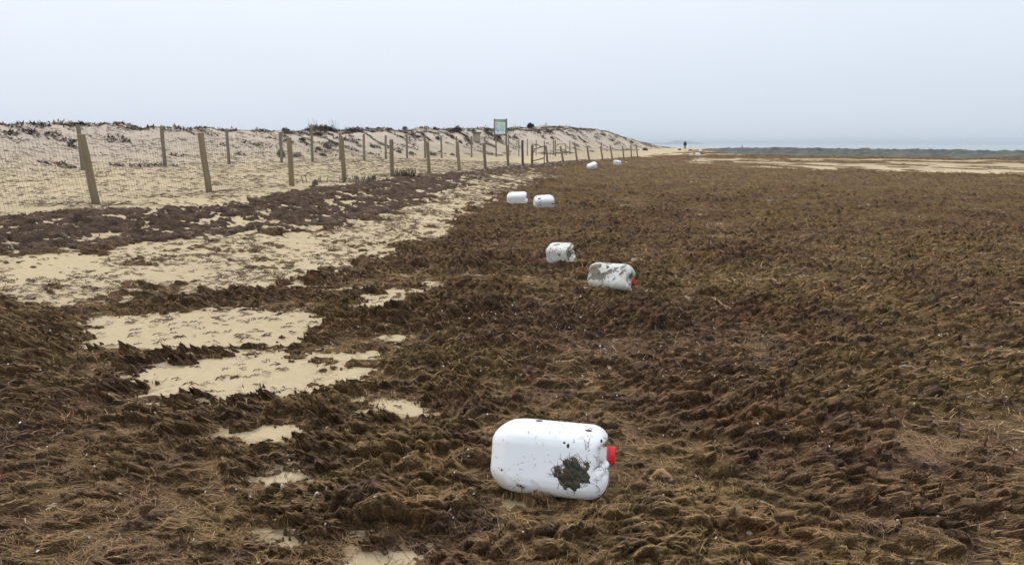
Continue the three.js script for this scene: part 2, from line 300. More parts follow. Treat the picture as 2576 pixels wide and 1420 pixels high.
// loose strands: curled ribbons in tufts lying on the mat
function tuft(seed, n, len, width, spread, lift) {
  const r = rng(seed), pos = [], idx = [];
  for (let k = 0; k < n; k++) {
    let x = (r() - 0.5) * spread * 2, z = (r() - 0.5) * spread * 1.2, a = (r() - 0.5) * 1.1, y = -0.004 + r() * lift * 0.3;
    const l = len * (0.5 + r() * 0.9), curl = (r() - 0.5) * 1.9, arch = lift * (0.3 + r()), seg = 5, w = width * (0.6 + r() * 0.8), start = pos.length / 3;
    x -= Math.cos(a) * l * 0.5;
    for (let i = 0; i <= seg; i++) {
      const u = i / seg, h = y + arch * 4 * u * (1 - u) * (0.7 + 0.3 * Math.sin(k + i)), ww = w * (1 - 0.6 * u), nx = -Math.sin(a) * ww / 2, nz = Math.cos(a) * ww / 2, tl = ww * 0.35 * ((k % 3) - 1);
      pos.push(x - nx, h - tl, z - nz, x + nx, h + tl, z + nz);
      x += Math.cos(a) * l / seg; z += Math.sin(a) * l / seg; a += curl / seg + (r() - 0.5) * 0.5;
    }
    for (let i = 0; i < seg; i++) { const b = start + i * 2; idx.push(b, b + 1, b + 2, b + 1, b + 3, b + 2); }
  }
  const g = new THREE.BufferGeometry(); g.setAttribute('position', new THREE.Float32BufferAttribute(pos, 3)); g.setIndex(idx); g.computeVertexNormals(); return g;
}
const hairMat = new THREE.MeshPhysicalMaterial({ vertexColors: true, roughness: 0.8, specularIntensity: 0.25, side: THREE.DoubleSide });
const strandMat = new THREE.MeshPhysicalMaterial({ color: 0xffffff, roughness: 0.9, specularIntensity: 0.15, side: THREE.DoubleSide });
const flowAt = (x, z) => n2(x * 2.2 + 50, z * 2.2) * 2.8 + n2(x * 8, z * 8) * 1.6;
const M4 = new THREE.Matrix4(), Q4 = new THREE.Quaternion(), UPV = V(0, 1, 0);
function scatter(name, geo, count, seed, rmin, rmax, scale, accept, colour, label, category, half = 0.8, spin = 2.4) {
  const r = rng(seed), ms = [], cs = [], c = rgb(0, 0, 0);
  for (let k = 0; k < count; k++) {
    const rr = Math.sqrt(mix(rmin * rmin, rmax * rmax, r())), a = (r() * 2 - 1) * half, x = Math.sin(a) * rr, z = -Math.cos(a) * rr, roll = r(), pick = r(), jit = r(), sz = r();
    const p0 = skin(x, z, rr), h = p0.h, grey = p0.grey; if (!accept(h, grey, pick, x, z)) continue;
    const e = Math.max(0.01, rr * 0.0035), px = skin(x + e, z, rr).sub(p0), pz = skin(x, z + e, rr).sub(p0), nrm = pz.cross(px).normalize(); if (nrm.y < 0.35) nrm.lerp(UPV, 0.5).normalize();
    const flow = flowAt(x, z) + (roll - 0.5) * spin;
    Q4.setFromUnitVectors(UPV, nrm).multiply(new THREE.Quaternion().setFromAxisAngle(UPV, -flow));
    const s = scale(rr) * (0.6 + 0.8 * sz);
    M4.compose(p0, Q4, V(s, s, s)); ms.push(M4.clone());
    colour(x, z, grey, c, jit); cs.push(c.clone());
  }
  const im = new THREE.InstancedMesh(geo, strandMat, ms.length); im.name = numbered(name); im.castShadow = im.receiveShadow = true;
  ms.forEach((m, i) => { im.setMatrixAt(i, m); im.setColorAt(i, cs[i]); });
  scene.add(im); return tag(im, label, category, null, 'stuff');
}
const SP = V(0, 0, 0);
function skin(x, z, r, out = V(0, 0, 0)) { const [h, grey, cover] = mat(x, z, r), ln = LEAN * Math.max(0, h) * (1 - grey) * cover * cover; out.h = h; out.grey = grey; return out.set(x, terrain(x, z) + Math.max(h, h > 0 ? h : 0.002), z + ln); }
const weedColour = (x, z, grey, c, j) => { weed(x, z, grey, c); const v = 0.62 + 1.1 * j * j * j + 0.25 * j; c.multiplyScalar(v * 1.3); };
const tuftColour = (x, z, grey, c, j) => { weed(x, z, grey, c); c.multiplyScalar(0.72 + 0.85 * j * j); };
const onMat = (h, g, p) => h > 0.008 && g < 0.6;
function draped(count, seed, rmin, rmax, len, width, label) {     // single hairs of weed lying along the heaps, each following the surface
  const r = rng(seed), pos = [], idx = [], cs = [], c = rgb(0, 0, 0), P = V(0, 0, 0), seg = 4;
  for (let k = 0; k < count; k++) {
    const rr = Math.sqrt(mix(rmin * rmin, rmax * rmax, r())), an = (r() * 2 - 1) * 0.8; let x = Math.sin(an) * rr, z = -Math.cos(an) * rr, a = flowAt(x, z) + (r() - 0.5) * 2.3;
    const l = len * (0.4 + 1.1 * r()) / seg, w = width * (0.55 + 0.9 * r()) / 2, curl = (r() - 0.5) * 1.1, q = r(), arch = q > 0.96 ? 0.016 : q > 0.7 ? 0.006 : 0.0025, j = r(), line = [], tw = r() * 6;
    for (let i = 0; i <= seg; i++) { skin(x, z, rr, P); if ((!i && P.h < 0.006) || P.grey > 0.7) break; line.push(P.x, P.y + 0.0015 + arch * Math.sin(i / seg * Math.PI), P.z, a); x += Math.cos(a) * l; z += Math.sin(a) * l; a += curl * 0.35 + 0.5 * n2(x * 30 + seed, z * 30); }
    if (line.length < 12) continue;
    weedColour(x, z, P.grey, c, j); const b = pos.length / 3, n = line.length / 4;
    for (let i = 0; i < n; i++) { const [lx, ly, lz, la] = line.slice(i * 4, i * 4 + 4), ww = w * (i === n - 1 ? 0.4 : 1), nx = -Math.sin(la) * ww, nz = Math.cos(la) * ww, t = ww * 0.5 * Math.sin(tw + i); pos.push(lx - nx, ly - t, lz - nz, lx + nx, ly + t, lz + nz); cs.push(c.r, c.g, c.b, c.r, c.g, c.b); if (i) { const e = b + i * 2; idx.push(e - 2, e - 1, e, e - 1, e + 1, e); } }
  }
  const g = new THREE.BufferGeometry(); g.setAttribute('position', new THREE.Float32BufferAttribute(pos, 3)); g.setAttribute('color', new THREE.Float32BufferAttribute(cs, 3)); g.setIndex(idx); g.computeVertexNormals();
  return tag(part('seaweed_strands', g, hairMat, scene), label, 'seaweed', null, 'stuff');
}
draped(74000, 201, 1.25, 3.3, 0.062, 0.0013, 'fine hair-like seaweed strands nearest the camera');
draped(36000, 202, 3.2, 6.2, 0.075, 0.0024, 'fine hair-like seaweed strands a few steps away');
draped(34000, 203, 6, 13, 0.13, 0.0048, 'hair-like seaweed strands in the middle distance');
scatter('seaweed_strands', tuft(12, 6, 0.028, 0.0026, 0.02, 0.002), 60000, 102, 5, 13, (r) => 1.0 + (r - 5) * 0.09, onMat, tuftColour, 'small curls of seaweed in the middle distance', 'seaweed');
scatter('seaweed_strands', tuft(13, 5, 0.05, 0.0045, 0.03, 0.004), 60000, 103, 12, 36, (r) => 1.2 + (r - 12) * 0.045, onMat, tuftColour, 'far seaweed strands along the open beach', 'seaweed');
scatter('seaweed_strands', tuft(14, 8, 0.14, 0.009, 0.08, 0.02), 60000, 109, 32, 110, (r) => 1 + (r - 32) * 0.02, onMat, tuftColour, 'farthest seaweed strands towards the end of the beach', 'seaweed');

// dead leaf wrack: flat curled leaves on the sand below the fence
const leaf = (() => {
  const gs = []; const r = rng(5);
  for (let k = 0; k < 5; k++) { const g = tuft(60 + k, 1, 0.05 + r() * 0.05, 0.008, 0.05, 0.012); gs.push(g); }
  return mergeGeometries(gs);
})();
const leafColour = (x, z, g, c, j) => { if (j > 0.88) c.setRGB(0.45, 0.38, 0.3); else if (j > 0.5) c.setRGB(0.21, 0.15, 0.1); else c.setRGB(0.1, 0.064, 0.04); c.multiplyScalar(0.7 + 0.6 * ((j * 37) % 1)); };
scatter('leaf_wrack', leaf, 130000, 104, 7.5, 34, (r) => 0.55 + r * 0.02, (h, g, p, x, z) => g > 0.04 && p < 0.05 + 0.42 * g * sstep(-0.5, 0.4, n2(x * 0.8, z * 0.8) + 0.5 * n2(x * 3, z * 3)), leafColour, 'dry grey-brown leaf wrack scattered on the sand below the fence', 'leaf litter');
scatter('leaf_litter', leaf, 330000, 105, 2.5, 32, (r) => 0.5 + r * 0.014, (h, g, p, x, z) => h < 0.012 && g < 0.3 && p < mix(0.3, 1, sstep(4.4, 7, Math.hypot(x, z))) * sstep(-0.5, 0.6, n2(x * 1.2, z * 1.2) + 0.5 * n2(x * 4, z * 4)) * (across(x, z) > 0.5 ? 0.3 : 1) + 0.04, leafColour, 'loose dry leaf pieces on the bare sand', 'leaf litter');
scatter('seaweed_scraps', tuft(15, 3, 0.035, 0.0022, 0.02, 0.003), 60000, 108, 1.4, 9, (r) => 0.8 + r * 0.1, (h, g, p, x, z) => h < 0.02 && g < 0.3 && p < 0.25 * sstep(-0.2, 0.5, n2(x * 2.1, z * 2.1) + 0.6 * n2(x * 7, z * 7)), tuftColour, 'loose seaweed scraps on the bare sand patches', 'seaweed');
// pale specks of shell and straw
const chip = new THREE.IcosahedronGeometry(0.006, 0); chip.scale(1.5, 0.5, 1);
scatter('shell_fragments', chip, 1500, 106, 1.3, 5.5, (r) => 0.4 + r * 0.05, (h, g, p) => p < 0.8, (x, z, g, c, j) => c.setRGB(0.6 + 0.2 * j, 0.55 + 0.2 * j, 0.48 + 0.2 * j), 'tiny pale shell fragments strewn over the seaweed', 'shell fragments');
scatter('dry_straws', tuft(77, 1, 0.09, 0.003, 0.01, 0.006), 150, 107, 1.3, 7, () => 1, onMat, (x, z, g, c, j) => c.setRGB(0.34 + 0.12 * j, 0.27 + 0.1 * j, 0.17 + 0.08 * j), 'single pale dry straws lying over the seaweed', 'straw');
// ---------------------------------------------------------------- a closed mesh round where f(x, y, z) < 0
function solid(f, lo, hi, cell) {
  const n = [0, 1, 2].map((k) => Math.ceil((hi[k] - lo[k]) / cell) + 2), [nx, ny, nz] = n, val = new Float32Array(nx * ny * nz), at3 = (i, j, k) => (k * ny + j) * nx + i;
  for (let k = 0; k < nz; k++) for (let j = 0; j < ny; j++) for (let i = 0; i < nx; i++) val[at3(i, j, k)] = f(lo[0] + i * cell, lo[1] + j * cell, lo[2] + k * cell);
  const id = new Int32Array(nx * ny * nz).fill(-1), pos = [], idx = [], ED = [[0, 1], [2, 3], [4, 5], [6, 7], [0, 2], [1, 3], [4, 6], [5, 7], [0, 4], [1, 5], [2, 6], [3, 7]];
  for (let k = 0; k < nz - 1; k++) for (let j = 0; j < ny - 1; j++) for (let i = 0; i < nx - 1; i++) {
    const v = []; for (let c = 0; c < 8; c++) v.push(val[at3(i + (c & 1), j + ((c >> 1) & 1), k + (c >> 2))]);
    let m = 0; for (let c = 0; c < 8; c++) if (v[c] < 0) m++;
    if (!m || m === 8) continue;
    let sx = 0, sy = 0, sz = 0, q = 0;
    for (const [a, b] of ED) if ((v[a] < 0) !== (v[b] < 0)) { const t = v[a] / (v[a] - v[b]); sx += mix(a & 1, b & 1, t); sy += mix((a >> 1) & 1, (b >> 1) & 1, t); sz += mix(a >> 2, b >> 2, t); q++; }
    id[at3(i, j, k)] = pos.length / 3; pos.push(lo[0] + (i + sx / q) * cell, lo[1] + (j + sy / q) * cell, lo[2] + (k + sz / q) * cell);
  }
  const quad = (a, b, c, d, flip) => { if (a < 0 || b < 0 || c < 0 || d < 0) return; flip ? idx.push(a, c, b, a, d, c) : idx.push(a, b, c, a, c, d); };
  for (let k = 1; k < nz - 1; k++) for (let j = 1; j < ny - 1; j++) for (let i = 1; i < nx - 1; i++) {
    const s = val[at3(i, j, k)] < 0;
    if (s !== (val[at3(i + 1, j, k)] < 0)) quad(id[at3(i, j - 1, k - 1)], id[at3(i, j, k - 1)], id[at3(i, j, k)], id[at3(i, j - 1, k)], !s);
    if (s !== (val[at3(i, j + 1, k)] < 0)) quad(id[at3(i - 1, j, k - 1)], id[at3(i - 1, j, k)], id[at3(i, j, k)], id[at3(i, j, k - 1)], !s);
    if (s !== (val[at3(i, j, k + 1)] < 0)) quad(id[at3(i - 1, j - 1, k)], id[at3(i, j - 1, k)], id[at3(i, j, k)], id[at3(i - 1, j, k)], !s);
  }
  const g = new THREE.BufferGeometry(); g.setAttribute('position', new THREE.Float32BufferAttribute(pos, 3)); g.setIndex(idx); g.computeVertexNormals(); return g;
}
function paint(g, f) {                                          // vertex colours from place
  const p = g.attributes.position, c = new Float32Array(p.count * 3), o = rgb(1, 1, 1);
  for (let i = 0; i < p.count; i++) { f(p.getX(i), p.getY(i), p.getZ(i), o); c.set([o.r, o.g, o.b], i * 3); }
  g.setAttribute('color', new THREE.BufferAttribute(c, 3)); return g;
}
const capsule = (px, py, pz, ax, ay, az, bx, by, bz, ra, rb = ra) => {
  const ux = bx - ax, uy = by - ay, uz = bz - az, h = clamp(((px - ax) * ux + (py - ay) * uy + (pz - az) * uz) / (ux * ux + uy * uy + uz * uz + 1e-12));
  return Math.hypot(px - ax - ux * h, py - ay - uy * h, pz - az - uz * h) - mix(ra, rb, h);
};
const rbox = (x, y, z, a, b, c, r) => { const qx = Math.abs(x) - a + r, qy = Math.abs(y) - b + r, qz = Math.abs(z) - c + r; return Math.hypot(Math.max(qx, 0), Math.max(qy, 0), Math.max(qz, 0)) + Math.min(Math.max(qx, qy, qz), 0) - r; };

// ---------------------------------------------------------------- plastic jugs: a rounded square can lying on its side, base at -x, capped neck at +x
const JL = 0.231, JA = 0.135, JB = 0.13;                        // half length, half width, half depth
const CAPY = 0.03;
function jug(x, y, z) {
  const nar = 1 + 0.2 * clamp((-x - 0.09) / 0.14) ** 2; let d = rbox(x, y * nar, z * nar, JL, JA, JB, 0.078);
  d += 0.006 * Math.exp(-((x + JL) ** 2) / 0.0009 - (y * y + z * z) / 0.006);              // dimpled base
  d += 0.0016 * Math.exp(-(z * z) / 0.000012) * -1;
  d += 0.0012 * Math.exp(-((Math.abs(z) - JB) ** 2) / 0.0006) * sstep(0.09, 0.075, Math.abs(y)) * sstep(0.17, 0.15, Math.abs(x));
  const cut = rbox(x - JL - 0.012, y - CAPY + 0.004, z, 0.052, 0.058, 0.3, 0.03);           // recess for neck and grip
  d = -smin(-d, cut, 0.022);
  d = smin(d, capsule(x, y, z, JL - 0.09, CAPY, 0, JL - 0.012, CAPY, 0, 0.03), 0.014);       // neck
  d = smin(d, capsule(x, y, z, JL - 0.012, CAPY - 0.028, 0.05, JL - 0.03, CAPY - 0.05, 0.098, 0.0115), 0.008);   // grip
  d = smin(d, capsule(x, y, z, JL - 0.022, CAPY - 0.02, 0.0, JL - 0.012, CAPY - 0.028, 0.05, 0.0115), 0.01);
  d = smin(d, capsule(x, y, z, JL - 0.03, CAPY - 0.05, 0.098, JL - 0.055, CAPY - 0.07, 0.112, 0.0115), 0.012);
  return d;
}
const J0 = [-JL - 0.02, -JA - 0.02, -JB - 0.02], J1 = [JL + 0.04, JA + 0.02, JB + 0.02];
const jugFine = solid(jug, J0, J1, 0.0042), jugMid = solid(jug, J0, J1, 0.007), jugFar = solid(jug, J0, J1, 0.015);
const capGeo = (() => {
  const prof = [[0, 0], [0.0345, 0], [0.036, 0.0015], [0.0355, 0.027], [0.0335, 0.0305], [0.029, 0.0315], [0, 0.031]].map(([a, b]) => new THREE.Vector2(a, b));
  const g = new THREE.LatheGeometry(prof, 72), p = g.attributes.position;
  for (let i = 0; i < p.count; i++) { const r = Math.hypot(p.getX(i), p.getZ(i)); if (r > 0.034 && p.getY(i) > 0.001 && p.getY(i) < 0.028) { const a = Math.atan2(p.getZ(i), p.getX(i)), k = 1 - 0.03 * (Math.sin(a * 24) > 0 ? 1 : 0); p.setX(i, p.getX(i) * k); p.setZ(i, p.getZ(i) * k); } }
  g.rotateZ(-Math.PI / 2); g.translate(JL - 0.01, CAPY, 0); g.computeVertexNormals(); return g;
})();
const plastic = (more) => new THREE.MeshPhysicalMaterial({ color: 0xffffff, roughness: 0.42, specularIntensity: 0.6, ...more });
const cleanPlastic = plastic({ color: rgb(0.78, 0.79, 0.81) }), dirtyPlastic = plastic({ vertexColors: true, roughness: 0.52 });
const redCap = plastic({ color: rgb(0.62, 0.018, 0.022), roughness: 0.45 }), oldRedCap = plastic({ color: rgb(0.30, 0.02, 0.028), roughness: 0.7 });
const crustMat = new THREE.MeshStandardMaterial({ vertexColors: true, roughness: 1 });
// the middle of the thing seen at (px, py) when it rests with that height above the mat
function resting(px, py, high) {
  const r = ray(px, py); let t = 1;
  for (let k = 0; k < 4000; k++) { const x = r.x * t, z = r.z * t, g = terrain(x, z) + 0.035; if (EYE + r.y * t < g + high) break; t += Math.max(0.004, t * 0.0015); }
  return V(r.x * t, EYE + r.y * t, r.z * t);
}
function placeJug(px, py, geo, m, o, label) {
  const s = o.s ?? 1, mid = resting(px, py, (o.high ?? 0.11) * s);
  const t = thing('plastic_jug', label, 'jug', V(mid.x, mid.y - 0.12 * s, mid.z), 0, o.group);
  const q = new THREE.Quaternion().setFromEuler(new THREE.Euler(0, -(o.yaw ?? 0), o.tilt ?? 0, 'YXZ')).multiply(new THREE.Quaternion().setFromEuler(new THREE.Euler(o.roll ?? 0, 0, 0)));
  const put = (name, g, mm) => { const p = part(name, g, mm, t); p.quaternion.copy(q); p.scale.set(s * (o.sx ?? 1), s, s); p.position.set(0, 0.12 * s, 0); return p; };
  const body = put('body', geo, m);
  const cap = o.cap === false ? null : put('cap', capGeo, o.cap ?? redCap);
  return { t, put, body, cap, mid, q };
}
// scraps of weed stuck to a jug: short ribbons following its skin
function scraps(n, seed, where, len = 0.014, wid = 0.0008) {
  const r = rng(seed), gs = []; let guard = 0;
  const norm = (p) => { const e = 0.002, d = jug(p.x, p.y, p.z); return V(jug(p.x + e, p.y, p.z) - d, jug(p.x, p.y + e, p.z) - d, jug(p.x, p.y, p.z + e) - d).normalize(); };
  const snap = (p, off) => { for (let k = 0; k < 3; k++) p.addScaledVector(norm(p), off - jug(p.x, p.y, p.z)); return p; };
  while (gs.length < n && guard++ < n * 60) {
    const p = V((r() * 2 - 1) * JL, (r() * 2 - 1) * JA, (r() * 2 - 1) * JB); snap(p, 0.001); if (!where(p, r)) continue;
    let a = r() * 6.28; const l = len * (0.3 + r() * 1.1), w = wid * (0.6 + r()), pos = [], idx = [], seg = 5, bend = (r() - 0.5) * 2.6;
    for (let i = 0; i <= seg; i++) {
      const nn = norm(p), t1 = V(0.13, 0.3, -0.9).cross(nn).normalize(), t2 = nn.clone().cross(t1), fwd = t1.multiplyScalar(Math.cos(a)).addScaledVector(t2, Math.sin(a)), side = nn.clone().cross(fwd), ww = w * (1 - 0.7 * i / seg), up = nn.clone().multiplyScalar(0.0006 + 0.0025 * Math.sin(i / seg * 3.14) * (r() > 0.5 ? 1 : 0.3));
      const A = p.clone().addScaledVector(side, -ww).add(up), B = p.clone().addScaledVector(side, ww).add(up); pos.push(A.x, A.y, A.z, B.x, B.y, B.z);
      p.addScaledVector(fwd, l / seg); snap(p, 0.0012); a += bend / seg;
    }
    for (let i = 0; i < seg; i++) { const b = i * 2; idx.push(b, b + 1, b + 2, b + 1, b + 3, b + 2); }
    const g = new THREE.BufferGeometry(); g.setAttribute('position', new THREE.Float32BufferAttribute(pos, 3)); g.setIndex(idx); g.computeVertexNormals(); gs.push(g);
  }
  return mergeGeometries(gs);
}
const scrapMat = std(rgb(0.17, 0.13, 0.09), 0.95, { side: THREE.DoubleSide });
// crust of mud and weed: what lies within thick(x, y, z) of the jug's skin
function crust(thick, lo, hi, cell) {
  const g = solid((x, y, z) => jug(x, y, z) - thick(x, y, z), lo, hi, cell);
  const p = g.attributes.position, ix = g.index.array, out = [], deep = (i) => jug(p.getX(i), p.getY(i), p.getZ(i)) < -0.003;
  for (let i = 0; i < ix.length; i += 3) if (!(deep(ix[i]) && deep(ix[i + 1]) && deep(ix[i + 2]))) out.push(ix[i], ix[i + 1], ix[i + 2]);   // nothing inside the jug's wall
  g.setIndex(out);
  return paint(g, (x, y, z, c) => { const v = 0.85 + 0.6 * n3(x * 60, y * 60, z * 60) + 0.4 * n3(x * 150, y * 150, z * 150), w = sstep(-0.2, 0.5, n3(x * 22, y * 22 + 4, z * 22)); c.setRGB(mix(0.056, 0.04, w) * v, mix(0.045, 0.05, w) * v, mix(0.029, 0.035, w) * v); });
}
const FAR_GROUP = null;
{ // the big clean jug in the foreground
  const RL = 0.3, cr = Math.cos(RL), sr = Math.sin(RL);
  const j = placeJug(1384.5, 1148, paint(jugFine.clone(), (x, y, z, c) => { const a = n3(x * 8, y * 8, z * 8), b = n3(x * 40, y * 40, z * 40); c.setRGB(0.78, 0.79, 0.805); c.lerp(rgb(0.55, 0.52, 0.36), 0.5 * sstep(0.0, 0.7, a * 0.7 + b * 0.35 + 0.9 * Math.exp(-((x + 0.2) ** 2 + (y + 0.12) ** 2) / 0.004) - 0.25)); c.lerp(rgb(0.42, 0.41, 0.38), 0.35 * sstep(0.45, 0.75, b + 0.4 * a)); }), dirtyPlastic, { yaw: 0.19, s: 0.965, high: 0.106, roll: -RL, cap: redCap, tilt: -0.012 }, 'large clean white plastic jug with bright red cap lying nearest in the foreground');
  const vv = (y, z) => (y * cr + z * sr) * 0.88 - (z * cr - y * sr) * 0.47;
  const mask = (x, y, z) => { const u = (x - 0.098) / 0.062, v = (vv(y, z) + 0.053) / 0.056; return z < 0 ? -2 : 1 - u * u - v * v + 0.75 * n3(x * 26, y * 26, z * 26) + 0.45 * n3(x * 70, y * 70, z * 70); };
  j.put('mud_crust', crust((x, y, z) => { const m = mask(x, y, z); return m > 0 ? 0.001 + 0.007 * Math.min(m, 1) * (0.55 + 0.45 * n3(x * 55, y * 55, z * 55)) + 0.0022 * n3(x * 130, y * 130, z * 130) : -0.006; }, [0.0, -0.14, 0.02], [0.2, 0.1, 0.15], 0.0024), crustMat);
  const small = (cx, cv, rx, rv) => (x, y, z) => { const u = (x - cx) / rx, v = (vv(y, z) - cv) / rv; return z < -0.06 ? -2 : 1 - u * u - v * v + 0.3 * n3(x * 90, y * 90, z * 90); };
  const spots = [small(0.078, 0.045, 0.006, 0.009), small(0.148, 0.11, 0.013, 0.0055), small(-0.055, 0.135, 0.016, 0.005), small(0.2, 0.076, 0.005, 0.008), small(-0.17, -0.066, 0.004, 0.006), small(0.062, 0.055, 0.006, 0.005)];
  j.put('mud_spots', crust((x, y, z) => { const m = Math.max(...spots.map((f) => f(x, y, z))); return m > 0 ? 0.0012 + 0.001 * m : -0.006; }, [-0.2, -0.14, -0.1], [0.225, 0.15, 0.15], 0.003), crustMat);
  const sc = j.put('weed_scraps', scraps(85, 31, (p, r) => p.z > -0.09 && (p.z > 0.1 || p.y > 0.05)), scrapMat); sc.userData.kind = 'stuff';
  const gr = j.put('grip_strands', scraps(46, 37, (p) => p.x > 0.135 && p.z > 0.03 && p.y > -0.1, 0.034, 0.0011), scrapMat); gr.userData.kind = 'stuff';
  const fr = j.put('weed_fringe', scraps(120, 33, (p, r) => p.z > 0.02 && Math.abs(mask(p.x, p.y, p.z) + 0.15 - 0.5 * r()) < 0.4, 0.026, 0.001), scrapMat); fr.userData.kind = 'stuff';
}
// dirt on the older jugs: grey-brown growth, olive film and clean plastic in patches
function grime(g, seed, heavy, bias) {
  return paint(g.clone(), (x, y, z, c) => {
    const o = seed * 13.7, fine = n3(x * 85 + o, y * 85, z * 85), mid = n3(x * 34, y * 34 - o, z * 34), big = n3(x * 11 + o, y * 11, z * 11);
    const a = big * 0.7 + mid * 0.5 + fine * 0.38 + bias(x, y, z), b = n3(x * 19 - o, y * 19, z * 19) * 0.7 + mid * 0.4 + fine * 0.3 + 0.35 * bias(x, y, z), e = n3(x * 15, y * 15 + o, z * 15 - o) * 0.7 + fine * 0.3;
    c.setRGB(0.70, 0.71, 0.70);
    c.lerp(rgb(0.52, 0.48, 0.34), 0.6 * sstep(-0.1, 0.5, e + 0.5 * bias(x, y, z) + heavy * 0.6)); c.lerp(rgb(0.44, 0.47, 0.4), 0.5 * sstep(0.1, 0.55, mid + 0.4 * big + heavy * 0.4));
    const k = sstep(0.6 - heavy, 0.8 - heavy, a); c.lerp(rgb(0.135 + 0.07 * mid, 0.112 + 0.055 * mid, 0.088 + 0.04 * mid), k * 0.93);
    c.lerp(rgb(0.06, 0.066, 0.045), 0.9 * sstep(0.62 - heavy * 0.5, 0.76 - heavy * 0.5, b));
  });
}
const gauss = (d2, w) => Math.exp(-d2 / (w * w));
function spotted(g, seed, fine, where) {                        // dark growth in separate spots on clean plastic
  return paint(g.clone(), (x, y, z, c) => { const q = n3(x * fine + seed, y * fine, z * fine - seed) * 0.8 + 0.3 * n3(x * fine * 2.7, y * fine * 2.7 + seed, z * fine * 2.7); c.setRGB(0.74, 0.75, 0.755); c.lerp(rgb(0.05, 0.052, 0.045), sstep(0.1, 0.2, q * where(x) - 0.06)); });
}
{ // the pair in the middle distance
  const e = placeJug(1537, 697, grime(jugMid, 1, 0.48, (x, y, z) => 0.95 * gauss((x + 0.1) ** 2 + (y - 0.01) ** 2, 0.105) + 0.6 * gauss((x - 0.13) ** 2 + (y + 0.03) ** 2, 0.07) - 0.25), dirtyPlastic, { yaw: 0.42, s: 0.88, high: 0.12, roll: 2.7, tilt: 0.0, cap: oldRedCap }, 'dirty white jug blotched grey and green, with a dull red cap at its right end');
  const j = placeJug(1410, 638, grime(jugMid, 2, 0.34, (x, y, z) => 0.3 * gauss((y - 0.07) ** 2, 0.05) + 0.25 * gauss((y + 0.01) ** 2, 0.015) + 0.75 * gauss((x - 0.19) ** 2, 0.022) + 0.35 * gauss((y + 0.1) ** 2 + (x + 0.18) ** 2, 0.05) - 0.16), dirtyPlastic, { yaw: 0.4, s: 0.84, sx: 0.78, high: 0.11, roll: 0.25, tilt: 0.02, cap: false }, 'stained short white jug with a dark strip at its right end');
}
placeJug(1301, 498.5, jugMid, cleanPlastic, { yaw: 0.12, s: 0.97, high: 0.1, roll: 0.3, tilt: 0.05, cap: plastic({ color: rgb(0.4, 0.02, 0.05) }) }, 'clean white jug with dark red cap, left one of the pair near the sand');
placeJug(1368, 507, spotted(jugMid, 5, 26, (x) => gauss((x + 0.14) ** 2, 0.07) + gauss((x - 0.185) ** 2, 0.04)), dirtyPlastic, { yaw: -0.3, s: 0.93, high: 0.105, roll: 0.5, tilt: 0.03, cap: false }, 'white jug with dark spots at both ends, right one of the pair');
placeJug(1489, 417.3, jugFar, cleanPlastic, { yaw: -0.45, s: 1.05, high: 0.13, roll: 0.4, tilt: 0.3, cap: false }, 'clean white jug tilted up on the seaweed in front of the far fence posts');
placeJug(1552.5, 409, spotted(jugFar, 7, 14, (x) => 0.85), dirtyPlastic, { yaw: 0.3, s: 1, high: 0.11, roll: 0.2, tilt: -0.12, cap: false }, 'white jug with black blotches lying beside the last fence posts');
placeJug(1738.5, 388, jugFar, plastic({ color: rgb(0.72, 0.66, 0.56) }), { yaw: 0.3, s: 1.05, high: 0.12, cap: false }, 'tiny yellowish white jug far off, left of a pinkish one');
placeJug(1755.5, 388, jugFar, plastic({ color: rgb(0.8, 0.7, 0.75) }), { yaw: 0.1, s: 1.2, high: 0.12, cap: false }, 'tiny pinkish white jug far off on the brown beach');
placeJug(1762, 378.4, jugFar, cleanPlastic, { yaw: 1.2, s: 1.15, high: 0.12, cap: false }, 'farthest tiny white jug in front of the dark green bank');

// ---------------------------------------------------------------- wood and wire of the two fences
const woodBump = (() => {
  const w = 128, h = 512, d = new Uint8Array(w * h * 4);
  for (let j = 0; j < h; j++) for (let i = 0; i < w; i++) { const a = i / w * 6.283, v = 128 + 70 * n2(Math.cos(a) * 9 + 3, j / h * 3 + Math.sin(a) * 9) + 40 * n2(Math.cos(a) * 25, Math.sin(a) * 25 + j / h * 6); d.set([v, v, v, 255].map((q) => clamp(q, 0, 255)), (j * w + i) * 4); }
  const t = new THREE.DataTexture(d, w, h); t.magFilter = t.minFilter = THREE.LinearFilter; t.wrapS = t.wrapT = THREE.RepeatWrapping; t.needsUpdate = true; return t;
})();
const wood = new THREE.MeshStandardMaterial({ vertexColors: true, roughness: 0.9, bumpMap: woodBump, bumpScale: 0.004 });
const TAN = [0.245, 0.185, 0.112], BROWN = [0.14, 0.098, 0.068], DARK = [0.085, 0.062, 0.05], GREY_WOOD = [0.2, 0.165, 0.13];
